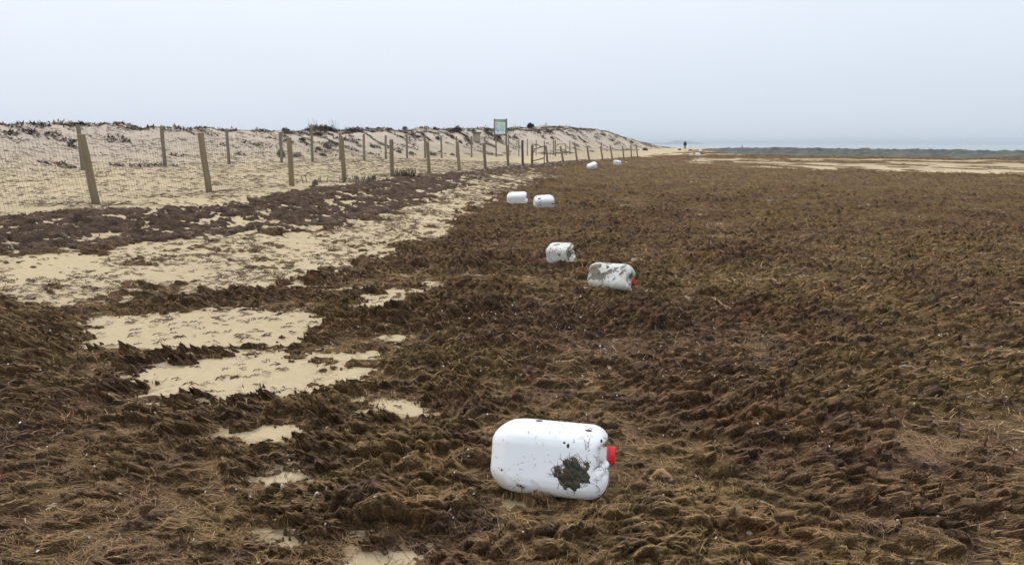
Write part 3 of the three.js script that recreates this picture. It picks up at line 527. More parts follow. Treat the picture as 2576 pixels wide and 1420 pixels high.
function pole(a, b, r, c, seed, r2 = r * 0.93, seg = 12) {      // from a (foot) to b (head), a little crooked, weathered in streaks, edges of the head rounded
  const len = a.distanceTo(b), prof = [[0.001, 0], [r, 0], [mix(r, r2, 0.33), len * 0.33], [mix(r, r2, 0.66), len * 0.66], [r2, len - 0.012], [r2 * 0.86, len], [0.001, len + 0.003]].map(([x, y]) => new THREE.Vector2(x, y));
  const g = new THREE.LatheGeometry(prof, seg), p = g.attributes.position;
  for (let i = 0; i < p.count; i++) { const y = p.getY(i), x = p.getX(i), z = p.getZ(i), k = 1 + 0.07 * n2(seed * 3.1 + y * 1.3, Math.atan2(z, x) * 0.7); p.setX(i, x * k + 0.012 * n2(y * 1.6, seed) * Math.min(1, r / 0.04)); p.setZ(i, z * k + 0.012 * n2(y * 1.6, seed + 9) * Math.min(1, r / 0.04)); }
  paint(g, (x, y, z, o) => { const an = Math.atan2(z, x), v = 0.92 + 0.28 * n2(Math.cos(an) * 3 + seed, Math.sin(an) * 3 + y * 0.8) + 0.14 * n2(y * 5, an * 2 + seed); const wet = sstep(0.35, 0.05, y + 0.16 * n2(an * 2, seed)) * 0.3; o.setRGB(c[0] * v * (1 - wet), c[1] * v * (1 - wet), c[2] * v * (1 - wet)); });
  g.applyQuaternion(new THREE.Quaternion().setFromUnitVectors(UPV, b.clone().sub(a).normalize())); g.translate(a.x, a.y, a.z); g.computeVertexNormals(); return g;
}
const wireMat = std(rgb(0.30, 0.27, 0.235), 0.6, { metalness: 0.3 });
function wires(A, B, C, D, gap, rows, thick) {                  // mesh between two poles: A, B foot and head of one, C, D of the other
  const pos = [], idx = [];
  const bar = (p, q) => { const d = q.clone().sub(p).normalize(), u = Math.abs(d.y) > 0.7 ? V(1, 0, 0) : V(0, 1, 0), s = d.clone().cross(u).normalize(), w = d.clone().cross(s), o = pos.length / 3; for (const e of [p, q]) for (let k = 0; k < 3; k++) { const an = k * 2.094, v = e.clone().addScaledVector(s, Math.cos(an) * thick).addScaledVector(w, Math.sin(an) * thick); pos.push(v.x, v.y, v.z); } for (let k = 0; k < 3; k++) { const m = (k + 1) % 3; idx.push(o + k, o + m, o + 3 + k, o + m, o + 3 + m, o + 3 + k); } };
  const P = (u, v) => { const f = A.clone().lerp(C, u), h = B.clone().lerp(D, u), q = f.lerp(h, v); q.y -= 0.03 * 4 * u * (1 - u) * v; return q; };
  const n = Math.max(2, Math.round(A.distanceTo(C) / gap));
  for (let i = 0; i <= n; i++) bar(P(i / n, 0.02), P(i / n, 0.93));
  for (let j = 0; j < rows; j++) { const v = 0.02 + 0.91 * Math.pow(j / (rows - 1), 1.25); for (let i = 0; i < 3; i++) bar(P(i / 3, v), P((i + 1) / 3, v)); }
  const g = new THREE.BufferGeometry(); g.setAttribute('position', new THREE.Float32BufferAttribute(pos, 3)); g.setIndex(idx); g.computeVertexNormals(); return g;
}
function postAt(xt, yt, xb, yb, depth) {                        // foot in the sand, head where the photograph shows it
  const f = at(xb, yb, depth), h = at(xt, yt, depth); f.y = terrain(f.x, f.z);
  return [f.clone().addScaledVector(h.clone().sub(f).normalize(), -0.12), h, f];
}
const xi = (px) => px / S - 512;
const frontDepth = (px) => 6400 / (240 - xi(px)), rearDepth = (px) => Math.min(58, 10738 / (240 - xi(px)));
const FRONT = [[727, 345, 734, 463], [859, 345, 866, 460], [984, 350, 987, 445], [1075, 355, 1079, 438], [1150, 356, 1156, 432], [1217, 359, 1221, 430], [1275, 364, 1279, 430], [1314, 352, 1315, 429, DARK],
  [1372.5, 365.4, 1378, 420], [1410, 367, 1418, 417], [1446, 366, 1452, 412], [1477, 367, 1483, 408], [1511, 367, 1516, 406], [1534.5, 366, 1541, 403], [1566.3, 367, 1569.4, 401], [1586.6, 364, 1588.8, 400.5], [1600, 360.6, 1604.4, 400.5]];
{
  const f = thing('wire_fence', 'front fence of leaning round wooden posts with wire mesh along the seaweed edge', 'fence', V(AX, terrain(AX, AZ), AZ));
  const list = [], o = f.position;
  for (let k = 5; k >= 1; k--) { const x = -4.83 - TX * 2.2 * k + 0.03, z = -13.9 - TZ * 2.2 * k, y = terrain(x, z); list.push([V(x, y - 0.12, z), V(x - 0.04 * (k % 3), y + 1.03 + 0.04 * (k % 2), z + 0.03), V(x, y, z), TAN]); }
  for (const [a, b, c, d, col] of FRONT) list.push([...postAt(a, b, c, d, frontDepth(c)), col ?? (list.length % 3 === 1 ? [0.225, 0.165, 0.105] : TAN)]);
  list.forEach(([a, b, , col], i) => part('post', pole(a.clone().sub(o), b.clone().sub(o), col === DARK ? 0.052 : 0.056, col, i * 1.7 + 2), wood, f));
  for (let i = 0; i < list.length - 1; i++) { if (i === 12) continue; const [, b, a] = list[i], [, d, c] = list[i + 1], k = i < 10 ? 0.05 : 0.1; part('wire_mesh', wires(a.clone().sub(o), b.clone().sub(o), c.clone().sub(o), d.clone().sub(o), k, i < 10 ? 11 : 7, 0.002), wireMat, f); }
}
const z1 = (x, y) => [694.9 + x * 0.23236, 275.2 + y * 0.23236], z2 = (x, y) => [1183.4 + x * 0.18163, 275.2 + y * 0.18163], z4 = (x, y) => [1321 + x * 0.06782, 344 + y * 0.06782];
{
  const REAR = [[z1(42, 245), z1(52, 505)], [z1(385, 192), z1(392, 520)], [z1(692, 255), z1(692, 490)], [z1(948, 265), z1(948, 480)], [z1(1185, 278), z1(1186, 480)], [z1(1411, 268), z1(1416, 490)], [z1(1607, 284), z1(1612, 500)], [z1(1784, 288), z1(1791, 505)], [z1(1950, 290), z1(1953, 490)], [z1(2112, 285), z1(2115, 465)], [z1(2258, 292), z1(2262, 450)], [z1(2380, 300), z1(2382, 415)], [z1(2515, 290), z1(2517, 425)],
    [z2(672, 390), z2(670, 570)], [z2(790, 405), z2(788, 572)], [z2(912, 420), z2(910, 590)], [z2(1150, 420), z2(1153, 605)], [z2(1378, 425), z2(1377, 622)], [z2(1815, 452), z2(1818, 600)]];
  const f = thing('wire_fence', 'rear fence of thin grey wooden posts with wire mesh at the foot of the dune', 'fence', V(-9, terrain(-9, -26), -26)), o = f.position;
  const list = [];
  for (let k = 4; k >= 1; k--) { const [x0] = [at(...z1(42, 505), rearDepth(z1(42, 0)[0]))], x = x0.x - TX * 2.4 * k, z = x0.z - TZ * 2.4 * k, y = terrain(x, z); list.push([V(x, y - 0.1, z), V(x + 0.02, y + 1.1, z), V(x, y, z)]); }
  for (const [a, b] of REAR) list.push(postAt(...a, ...b, rearDepth(b[0])));
  list.forEach(([a, b], i) => part('post', pole(a.clone().sub(o), b.clone().sub(o), i > 15 && i < 20 ? 0.035 : 0.05, GREY_WOOD, i * 2.3 + 40), wood, f));
  for (let i = 0; i < list.length - 1; i++) { if (i === 20) continue; const [, b, a] = list[i], [, d, c] = list[i + 1]; part('wire_mesh', wires(a.clone().sub(o), b.clone().sub(o), c.clone().sub(o), d.clone().sub(o), 0.11, 7, 0.0018), wireMat, f); }
}
function gate(label, depth, poles) {
  const [px, py] = poles[0].b, p0 = at(px, py, depth), t = thing('wooden_gate', label, 'gate', V(p0.x, terrain(p0.x, p0.z), p0.z)), o = t.position;
  poles.forEach(({ name, a, b, r, c, dz = [0, 0] }, i) => { const A = at(...a, depth + dz[0]), B = at(...b, depth + dz[1]); if (name === 'post') { B.y = Math.min(B.y, terrain(B.x, B.z)) - 0.1; } part(name, pole(B.sub(o), A.sub(o), r, c ?? BROWN, i * 3.3 + 70), wood, t); });
  return t;
}
gate('open pole gate with slanting rails in the front fence right of the dark post', 29.3, [
  { name: 'post', a: z4(265, 290), b: z4(255, 1240), r: 0.06, c: [0.17, 0.12, 0.08] }, { name: 'rail', a: z4(255, 470), b: z4(700, 352), r: 0.022, dz: [-0.08, 0.3] }, { name: 'rail', a: z4(262, 893), b: z4(700, 782), r: 0.026, dz: [-0.08, 0.3] },
  { name: 'stile', a: z4(713, 145), b: z4(708, 1200), r: 0.024, dz: [0.32, 0.32] }, { name: 'brace', a: z4(370, 470), b: z4(260, 640), r: 0.024, dz: [-0.02, -0.08] }, { name: 'brace', a: z4(690, 1000), b: z4(600, 1205), r: 0.026, dz: [0.3, 0.2] }]);
gate('small pole gate with one cross rail in the rear fence', 50, [
  { name: 'post', a: z4(1112, 120), b: z4(1130, 610), r: 0.055, c: GREY_WOOD }, { name: 'rail', a: z4(1125, 272), b: z4(1500, 262), r: 0.025, dz: [0, 0] }, { name: 'rail', a: z4(1130, 478), b: z4(1515, 465), r: 0.022 },
  { name: 'stile', a: z4(1490, 250), b: z4(1532, 680), r: 0.03 }, { name: 'brace', a: z4(1230, 280), b: z4(1140, 395), r: 0.02 }, { name: 'brace', a: z4(1515, 555), b: z4(1440, 672), r: 0.022 }]);

// ---------------------------------------------------------------- information board
{
  const L = at(1244, 330, 53.6), R = at(1273.6, 330, 52.8), t = thing('information_board', 'green-headed information board with map and text between two posts on the sand slope', 'sign', V((L.x + R.x) / 2, terrain((L.x + R.x) / 2, (L.z + R.z) / 2), (L.z + R.z) / 2)), o = t.position;
  const hi = at(1244, 298, 53.6).y, rh = at(1273.6, 298, 52.8).y, lowL = terrain(L.x, L.z) - 0.2, lowR = Math.min(terrain(R.x, R.z), at(1273.6, 376, 52.8).y) - 0.2;
  part('post', pole(V(L.x, lowL, L.z).sub(o), V(L.x, hi, L.z).sub(o), 0.055, [0.2, 0.17, 0.15], 5), wood, t);
  part('post', pole(V(R.x, lowR, R.z).sub(o), V(R.x, rh, R.z).sub(o), 0.075, [0.17, 0.135, 0.12], 6), wood, t);
  const c = document.createElement('canvas'); c.width = 256; c.height = 300; const q = c.getContext('2d'), r = rng(4);
  q.fillStyle = '#cfe3de'; q.fillRect(0, 0, 256, 300); q.fillStyle = '#5f7a62'; q.fillRect(0, 0, 256, 54); q.fillStyle = '#86908c'; q.fillRect(0, 0, 256, 22);
  q.fillStyle = '#cfe6d4'; q.fillRect(6, 30, 118, 12); q.fillRect(140, 30, 22, 14); q.fillRect(186, 30, 20, 14);
  q.fillStyle = '#b7d3c6'; q.fillRect(0, 66, 100, 180); q.fillStyle = '#c6cfae'; q.fillRect(48, 72, 52, 60); q.fillStyle = '#8fb6dc'; q.beginPath(); q.moveTo(0, 150); q.lineTo(44, 160); q.lineTo(60, 200); q.lineTo(0, 230); q.fill(); q.fillStyle = '#7d8fc4'; q.fillRect(46, 214, 54, 36); q.fillStyle = '#8c7f98'; q.beginPath(); q.arc(26, 92, 13, 0, 7); q.fill();
  for (let k = 0; k < 26; k++) { q.fillStyle = k > 19 ? '#7fb4b4' : '#8fb3b0'; q.fillRect(112, 72 + k * 7, 90 + r() * 44, 3.4); }
  q.fillStyle = '#e8efe6'; q.fillRect(0, 256, 256, 44); q.fillStyle = '#9db2c2'; for (let k = 0; k < 5; k++) q.fillRect(10 + k * 48, 268, 30, 16);
  const tx = new THREE.CanvasTexture(c); tx.colorSpace = THREE.SRGBColorSpace;
  const x0 = L.x + 0.05, x1 = R.x - 0.07, y1 = hi - 0.06, y0 = at(1258, 336.5, 53).y, w = x1 - x0, hgt = y1 - y0, turn = Math.atan2(L.z - R.z, R.x - L.x) * 1;
  const slab = new THREE.BoxGeometry(w, hgt, 0.05); slab.translate((x0 + x1) / 2 - o.x, (y0 + y1) / 2 - o.y, -0.02);
  part('panel', slab, std(rgb(0.35, 0.38, 0.36), 0.7), t);
  const face = new THREE.PlaneGeometry(w - 0.03, hgt - 0.03); face.translate((x0 + x1) / 2 - o.x, (y0 + y1) / 2 - o.y, 0.009);
  part('print', face, new THREE.MeshStandardMaterial({ map: tx, roughness: 0.55 }), t);
  const rail = new THREE.BoxGeometry(w, 0.1, 0.08); rail.translate((x0 + x1) / 2 - o.x, y0 - 0.055 - o.y, -0.02); part('rail', rail, std(rgb(0.2, 0.16, 0.14)), t);
}
{ // small sign on the crest
  const a = at(1373.7, 311, 76), t = thing('small_sign', 'small pale square sign on a short post at the crest of the dune', 'sign', V(a.x, terrain(a.x, a.z), a.z)), o = t.position;
  part('post', pole(V(0, -0.2, 0), V(0, a.y - o.y, 0), 0.03, GREY_WOOD, 9), wood, t);
  const g = new THREE.BoxGeometry(0.25, 0.32, 0.02); g.translate(0, a.y - o.y - 0.02, 0.05); part('plate', g, std(rgb(0.62, 0.58, 0.6), 0.6), t);
}
{ // litter bin
  const b = ground(1199, 355.5), top_ = at(1199, 333.5, -b.z).y, y = b.y, t = thing('litter_bin', 'round slatted beige litter bin with dark lid on the dune slope', 'bin', V(b.x, y, b.z)), hgt = top_ - y;
  const slats = [], n = 18, R = 0.27; for (let k = 0; k < n; k++) { const g = new THREE.BoxGeometry(R * 2 * Math.PI / n * 0.88, hgt - 0.05, 0.03); g.translate(0, hgt / 2 - 0.02, R); g.rotateY(k / n * Math.PI * 2); slats.push(g); }
  part('slats', mergeGeometries(slats), std(rgb(0.36, 0.31, 0.235), 0.9), t);
  const inner = new THREE.CylinderGeometry(R - 0.03, R - 0.03, hgt - 0.1, 24); inner.translate(0, hgt / 2 - 0.03, 0); part('drum', inner, std(rgb(0.12, 0.11, 0.1)), t);
  const lid = new THREE.LatheGeometry([[0.001, 0.02], [0.15, 0.02], [0.33, -0.04], [0.41, 0], [0.4, 0.03], [0.25, 0.06], [0.001, 0.07]].map(([a, c]) => new THREE.Vector2(a, c)), 28); lid.translate(0, hgt, 0); part('lid', lid, std(rgb(0.05, 0.055, 0.065), 0.5), t);
}
{ // timber handrail lying down the slope
  const a = at(1222, 358.5, 47), b = at(1247, 368.5, 44), m = V(a.x, terrain(a.x, a.z), a.z), t = thing('timber_beam', 'long dark timber beam slanting down the sand between bin and information board', 'beam', m);
  part('beam', pole(a.clone().sub(m), b.clone().sub(m), 0.09, DARK, 3, 0.08), wood, t); const c = at(1207, 363, 46.5), d = at(1222, 358.5, 47); part('beam', pole(c.sub(m), d.sub(m), 0.05, GREY_WOOD, 4), wood, t);
}

// ---------------------------------------------------------------- stones and bits lying about
function lump(name, label, cat, px, py, w, h, color, seed, sink = 0.2) {
  const g = ground(px, py), dist = -g.z, sw = w / S * dist / F / 2, sh = h / S * dist / F;
  const y = across(g.x, g.z) < -0.5 ? Math.max(g.y, top(g.x, g.z)) : g.y, t = thing(name, label, cat, V(g.x, y, g.z));
  const geo = solid((x, yy, z) => { const r = Math.hypot(x / sw, (yy - sh * 0.4) / (sh * 0.62), z / (sw * 0.8)); return (r - 1 + 0.32 * n3(x / sw * 1.4 + seed, yy / sh * 1.4, z / sw * 1.4) + 0.12 * n3(x / sw * 4, yy / sh * 4 + seed, z / sw * 4)) * Math.min(sw, sh) * 0.5; }, [-sw * 1.5, -sh * 0.5, -sw * 1.3], [sw * 1.5, sh * 1.5, sw * 1.3], Math.max(sw, sh) / 9);
  geo.translate(0, -sh * sink, 0); paint(geo, (x, yy, z, o) => { const v = 0.85 + 0.35 * n3(x / sw * 5, yy / sh * 5, z / sw * 5 + seed); o.copy(color).multiplyScalar(v); });
  part('piece', geo, crustMat, t); return t;
}
lump('stone', 'dark brown pointed stone on sand between the first two front posts', 'stone', 793, 464, 14, 14, rgb(0.1, 0.075, 0.06), 1);
lump('stone', 'small brown stone left of the second front fence post foot', 'stone', 896, 452, 13, 12, rgb(0.15, 0.12, 0.095), 2);
lump('wood_block', 'square brown block lying left of the fourth front fence post', 'wood block', 1057, 443, 13, 10, rgb(0.16, 0.1, 0.065), 3);
lump('stone', 'pale triangular stone left of the white pair of jugs', 'stone', 1246, 509, 15, 11, rgb(0.56, 0.48, 0.36), 4);
lump('sponge_piece', 'knobbly tan lump behind the dirty red-capped jug', 'debris', 1595, 668, 16, 9, rgb(0.42, 0.32, 0.2), 5);
lump('plastic_scrap', 'tiny bright yellow scrap on the seaweed at the right', 'debris', 1760, 543, 11, 4.5, rgb(0.65, 0.52, 0.12), 6);
lump('plastic_scrap', 'tiny white scrap just right of the black-blotched jug', 'debris', 1575, 410, 4, 3, rgb(0.7, 0.68, 0.66), 7);
lump('seaweed_heap', 'low dark lump on far sand just left of the standing person', 'seaweed', 1709.5, 377, 8, 5, rgb(0.05, 0.047, 0.045), 8);
lump('seaweed_heap', 'thin dark lump on far sand just right of the standing person', 'seaweed', 1737, 377, 8, 3, rgb(0.06, 0.06, 0.055), 9);
lump('shell', 'white shell by the left picture edge beside dark heap', 'shell', 713, 1262, 9, 14, rgb(0.68, 0.62, 0.55), 10);
lump('shell', 'pale pink shell piece on seaweed low at the left', 'shell', 776, 1366, 26, 16, rgb(0.4, 0.29, 0.22), 11, 0.45);
lump('shell', 'white shell at the far right edge near the bottom', 'shell', 1884, 1348, 18, 10, rgb(0.6, 0.56, 0.44), 12);
lump('stone', 'flat greenish grey stone in the seaweed at the lower right', 'stone', 1772, 1180, 26, 16, rgb(0.1, 0.11, 0.085), 13, 0.35);
lump('shell', 'white shell fragment in the middle of the seaweed', 'shell', 1306, 892, 9, 5, rgb(0.6, 0.57, 0.52), 14);
function cord(name, label, cat, pts, r, color, seed) {
  const p = pts.map(([x, y], i) => { const g = ground(x, y); return V(g.x, top(g.x, g.z) + 0.008 + 0.004 * Math.sin(i * 1.7 + seed), g.z); }), o = p[0].clone(), t = thing(name, label, cat, o);
  part('strand', new THREE.TubeGeometry(new THREE.CatmullRomCurve3(p.map((q) => q.clone().sub(o))), 30, r, 6), std(color, 0.85), t); return t;
}
cord('kelp_frond', 'thin reddish brown frond curling on the seaweed left of the big jug', 'kelp', [[1230, 1105], [1222, 1115], [1219, 1128], [1224, 1140], [1221, 1148]], 0.004, rgb(0.26, 0.12, 0.09), 1);
cord('kelp_frond', 'orange brown ribbon of kelp right of the big jug near the bottom', 'kelp', [[1632, 1222], [1640, 1212], [1660, 1208], [1678, 1214], [1690, 1222]], 0.011, rgb(0.3, 0.17, 0.075), 2);
cord('kelp_frond', 'pale tan bent stalk right of the big jug', 'kelp', [[1652, 1196], [1664, 1204], [1672, 1196], [1676, 1212]], 0.005, rgb(0.42, 0.3, 0.17), 5);
cord('dry_cane', 'left of two parallel dry canes lying at the right', 'cane', [[1790, 752], [1808, 772], [1828, 795]], 0.006, rgb(0.26, 0.19, 0.1), 3);
cord('dry_cane', 'right of two parallel dry canes lying at the right', 'cane', [[1797, 752], [1816, 773], [1838, 797]], 0.006, rgb(0.28, 0.2, 0.11), 4);
cord('dry_cane', 'short bleached stick on a heap at the lower left', 'cane', [[789, 1275], [798, 1279], [806, 1284]], 0.0045, rgb(0.55, 0.5, 0.42), 6);
cord('dry_cane', 'curved pale stem near the bottom left of centre', 'cane', [[1103, 1346], [1112, 1334], [1124, 1327], [1136, 1325]], 0.003, rgb(0.4, 0.34, 0.27), 8);

// ---------------------------------------------------------------- dune plants
const leafy = new THREE.MeshStandardMaterial({ vertexColors: true, roughness: 0.9, side: THREE.DoubleSide });
function foliage(o, lineUp, halfW, high, n, col, seed, tall) {  // small leaf blades filling a low dome along a line of places on the sand
  const r = rng(seed), pos = [], idx = [], cs = [];
  for (let k = 0; k < n; k++) {
    const u = r() * (lineUp.length - 1), i = Math.min(lineUp.length - 2, Math.floor(u)), c = lineUp.length > 1 ? lineUp[i].clone().lerp(lineUp[i + 1], u - i) : lineUp[0].clone();
    const a = r() * 6.283, q = Math.sqrt(r()) * (0.75 + 0.5 * n2(a * 1.3 + seed, seed)), x = c.x + Math.cos(a) * q * halfW, z = c.z + Math.sin(a) * q * halfW;
    const dome = Math.sqrt(Math.max(0, 1 - q * q)) * (0.65 + 0.35 * n2(x * 2.7 / halfW, z * 2.7 / halfW + seed)), y = terrain(x, z) + high * dome * Math.pow(r(), 0.6) * (lineUp.length > 1 ? 1 : 1) - 0.02;
    const s = (tall ? 0.16 : 0.075) * (0.6 + 0.9 * r()) * clamp(halfW / 0.5, 0.6, 1.5), w = s * (tall ? 0.1 : 0.32), b = r() * 6.283, up = tall ? 1.2 + r() : 0.2 + r() * 0.9, dx = Math.cos(b), dz = Math.sin(b), l = Math.hypot(1, up), e = pos.length / 3;
    pos.push(x - o.x - dz * w, y - o.y, z - o.z + dx * w, x - o.x + dz * w, y - o.y, z - o.z - dx * w, x - o.x + dx * s / l, y - o.y + up * s / l, z - o.z + dz * s / l);
    idx.push(e, e + 1, e + 2); const v = 0.55 + 0.9 * r(), d = r() < 0.25 ? 1.5 : 1; for (let m = 0; m < 3; m++) cs.push(col[0] * v * d, col[1] * v * (d > 1 ? 1.3 : 1), col[2] * v);
  }
  const g = new THREE.BufferGeometry(); g.setAttribute('position', new THREE.Float32BufferAttribute(pos, 3)); g.setAttribute('color', new THREE.Float32BufferAttribute(cs, 3)); g.setIndex(idx); g.computeVertexNormals(); return g;
}
function twigs(o, lineUp, halfW, high, n, seed, c = [0.11, 0.085, 0.065]) {
  const r = rng(seed), gs = [];
  for (let k = 0; k < n; k++) { const b = lineUp[Math.floor(r() * lineUp.length)], a = r() * 6.283, q = r() * halfW * 0.6, x = b.x + Math.cos(a) * q, z = b.z + Math.sin(a) * q, p = V(x, terrain(x, z) - 0.03, z).sub(o), e = p.clone().add(V((r() - 0.5) * halfW, high * (0.7 + 0.5 * r()), (r() - 0.5) * halfW)); gs.push(pole(p, e, 0.009, c, k + seed, 0.004, 4)); }
  return mergeGeometries(gs);
}
const GREEN = [0.05, 0.055, 0.03], PURPLE = [0.062, 0.046, 0.04], GREYB = [0.125, 0.105, 0.085], BLACKISH = [0.026, 0.026, 0.022], MIX = [0.075, 0.062, 0.043];
let plantSeed = 500;
function plant(name, label, cat, pts, w, h, col, o = {}) {      // pts: places on the photograph; w, h: size there
  const line = pts.map(([x, y]) => ground(x, y)), mid = line[Math.floor((line.length - 1) / 2)], dist = -mid.z, hw = Math.max(0.15, w / S * dist / F / 2) * (line.length > 2 ? 1.25 : 1.1), hh = h / S * dist / F * 1.3, t = thing(name, label, cat, mid.clone(), 0, o.group);
  plantSeed += 7;
  part('foliage', foliage(mid, line, hw, hh, o.n ?? Math.round(clamp(350 + 800 * line.length * hw * (1 + hh), 400, 4200)), col, plantSeed, o.tall), leafy, t).userData.kind = 'stuff';
  part('stem', twigs(mid, line, hw, hh * 0.9, o.stems ?? 6, plantSeed + 3), wood, t).userData.kind = 'stuff';
  return t;
}
const P1 = (...a) => a.map(([x, y]) => z1(x, y)), P2 = (...a) => a.map(([x, y]) => z2(x, y)), K = 0.23236, K2 = 0.18163;
plant('dune_shrub', 'broad green-topped shrub mat on the crest above the first rear posts', 'shrub', P1([400, 238], [500, 222], [600, 236]), 150 * K, 60 * K, GREEN);
plant('dune_shrub', 'dark scrubby tuft on the crest at the left picture edge', 'shrub', P1([110, 240]), 110 * K, 45 * K, PURPLE);
plant('dune_shrub', 'long grey-brown scrub band just below the crest at the far left', 'shrub', P1([60, 262], [180, 265], [320, 262]), 70 * K, 34 * K, GREYB);
plant('dune_shrub', 'purple-brown shrub dome on the crest above the second front post', 'shrub', P1([770, 236], [850, 228], [930, 240]), 100 * K, 46 * K, PURPLE);
plant('trailing_plant', 'dark trailing growth running down the slope behind the second front post', 'creeper', P1([735, 250], [800, 290], [860, 350], [915, 405]), 62 * K, 16 * K, PURPLE, { stems: 16 });
plant('trailing_plant', 'long dark trailing growth running diagonally down to the fifth rear post', 'creeper', P1([890, 242], [985, 275], [1060, 330], [1130, 375], [1235, 408]), 46 * K, 16 * K, PURPLE, { stems: 16 });
plant('dune_shrub', 'small dark tuft on the skyline above the fourth rear post', 'shrub', P1([990, 202]), 60 * K, 24 * K, BLACKISH);
plant('dune_shrub', 'low dark tuft on the skyline left of the fifth rear post', 'shrub', P1([1105, 198]), 70 * K, 18 * K, MIX);
plant('dune_shrub', 'flat green tuft on the skyline above the fifth rear post', 'shrub', P1([1235, 202]), 70 * K, 14 * K, GREEN);
plant('dune_shrub', 'dark green tuft on the skyline above the sixth rear post', 'shrub', P1([1392, 204]), 66 * K, 32 * K, GREEN);
plant('dune_shrub', 'two low dark tufts joined on the crest right of the sixth rear post', 'shrub', P1([1430, 226], [1515, 222]), 60 * K, 24 * K, BLACKISH);
plant('dune_shrub', 'wide reddish scrub strip below the crest between fifth and sixth rear posts', 'shrub', P1([1130, 240], [1230, 238], [1340, 230]), 40 * K, 18 * K, [0.085, 0.055, 0.045]);
plant('dune_shrub', 'brown shrub with dry twigs on the crest left of the round purple one', 'shrub', P1([1725, 208]), 66 * K, 30 * K, MIX, { stems: 14 });
plant('dune_shrub', 'round purple-brown bush on the crest, largest left of the bin', 'shrub', P1([1960, 232]), 112 * K, 58 * K, [0.055, 0.04, 0.038]);
plant('dune_shrub', 'dark bush directly behind the litter bin lid', 'shrub', P1([2140, 242]), 66 * K, 34 * K, BLACKISH);
plant('dune_shrub', 'black round bush between litter bin and information board', 'shrub', P1([2275, 252]), 72 * K, 52 * K, BLACKISH);
plant('dune_shrub', 'dark purple bush at the foot of the information board left post', 'shrub', P1([2405, 305]), 85 * K, 44 * K, [0.045, 0.034, 0.036]);
plant('dune_shrub', 'brown bush left of the information board left post', 'shrub', P1([2325, 282]), 60 * K, 36 * K, MIX);
plant('trailing_plant', 'dark trailing strip on the slope above the seventh rear post', 'creeper', P1([1510, 240], [1570, 260], [1610, 285]), 36 * K, 14 * K, PURPLE);
plant('trailing_plant', 'mixed dark trailing strip on the slope above the eighth rear post', 'creeper', P1([1650, 238], [1740, 262], [1850, 280]), 44 * K, 15 * K, MIX);
plant('trailing_plant', 'dark strip descending right of the seventh rear post', 'creeper', P1([1620, 300], [1650, 325], [1690, 350]), 34 * K, 12 * K, MIX);
plant('dune_shrub', 'dark low shrub on mid slope above the eighth rear post', 'shrub', P1([1750, 312]), 60 * K, 26 * K, MIX);
plant('dune_shrub', 'brown shrub on mid slope left of the ninth rear post', 'shrub', P1([1910, 318]), 66 * K, 48 * K, PURPLE);
plant('trailing_plant', 'trailing dark strip left of the litter bin', 'creeper', P1([1985, 250], [2035, 278], [2075, 300]), 36 * K, 18 * K, MIX);
plant('dune_shrub', 'dark tangle of stems at the foot of the litter bin', 'shrub', P1([2045, 325], [2090, 350], [2110, 372]), 60 * K, 40 * K, MIX, { stems: 18 });
plant('dune_shrub', 'small round shrub right of the ninth rear post', 'shrub', P1([1995, 362]), 38 * K, 30 * K, GREEN);
plant('trailing_plant', 'dark strip behind the first rear post right side', 'creeper', P1([430, 255], [480, 285]), 50 * K, 20 * K, PURPLE);
plant('trailing_plant', 'brown trailing patch on the slope left of the second front post top', 'creeper', P1([590, 345], [640, 370], [670, 395]), 40 * K, 16 * K, [0.1, 0.075, 0.06]);
plant('dune_shrub', 'grey upright shrub between first and second front posts', 'shrub', P1([555, 425]), 80 * K, 62 * K, GREYB, { tall: true, stems: 16 });
plant('dune_shrub', 'small dark arched shrub left of the grey upright one', 'shrub', P1([460, 432]), 50 * K, 30 * K, [0.09, 0.085, 0.065]);
plant('dune_shrub', 'sparse brown shrub right of the first front post', 'shrub', P1([205, 515], [255, 495]), 66 * K, 46 * K, [0.12, 0.085, 0.075], { stems: 14, n: 260 });
plant('dune_shrub', 'green shrub at the left picture edge under the first rear post', 'shrub', P1([55, 505]), 100 * K, 70 * K, [0.1, 0.12, 0.075], { tall: true });
plant('dune_shrub', 'small brown tuft on sand right of the second rear post', 'shrub', P1([510, 498]), 60 * K, 26 * K, PURPLE);
plant('dune_shrub', 'brown patch on the slope above the fourth rear post', 'shrub', P1([285, 332]), 70 * K, 22 * K, MIX);
plant('dune_shrub', 'rusty brown tuft left of the fifth rear post foot of slope', 'shrub', P1([1045, 408]), 64 * K, 28 * K, [0.1, 0.07, 0.055]);
plant('dune_shrub', 'small dark shrub left of the sixth rear post', 'shrub', P1([1355, 302]), 40 * K, 20 * K, BLACKISH);
plant('dune_shrub', 'dark tuft on the slope right of the sixth rear post', 'shrub', P1([1478, 280]), 50 * K, 22 * K, MIX);
plant('dune_shrub', 'grey tuft at the foot of the slope left of the sixth rear post', 'shrub', P1([1330, 462]), 40 * K, 26 * K, GREYB);
plant('dune_shrub', 'grey tuft at the foot of the slope right of the sixth rear post', 'shrub', P1([1468, 482]), 66 * K, 30 * K, GREYB);
plant('dune_shrub', 'pair of brown tufts right of the fourth front post top', 'shrub', P1([1675, 492], [1720, 495]), 50 * K, 34 * K, GREYB);
plant('dune_shrub', 'brown tuft left of the fifth front post', 'shrub', P1([1905, 492]), 56 * K, 24 * K, GREYB);
plant('dune_shrub', 'spiky dark green bush alone on the skyline right of the information board', 'shrub', P2([835, 245]), 105 * K2, 56 * K2, [0.035, 0.045, 0.026], { tall: true, n: 1600 });
plant('dune_shrub', 'wide dark scrub on the skyline right of the small crest sign', 'shrub', P2([1160, 242], [1240, 238], [1330, 248]), 60 * K2, 30 * K2, MIX);
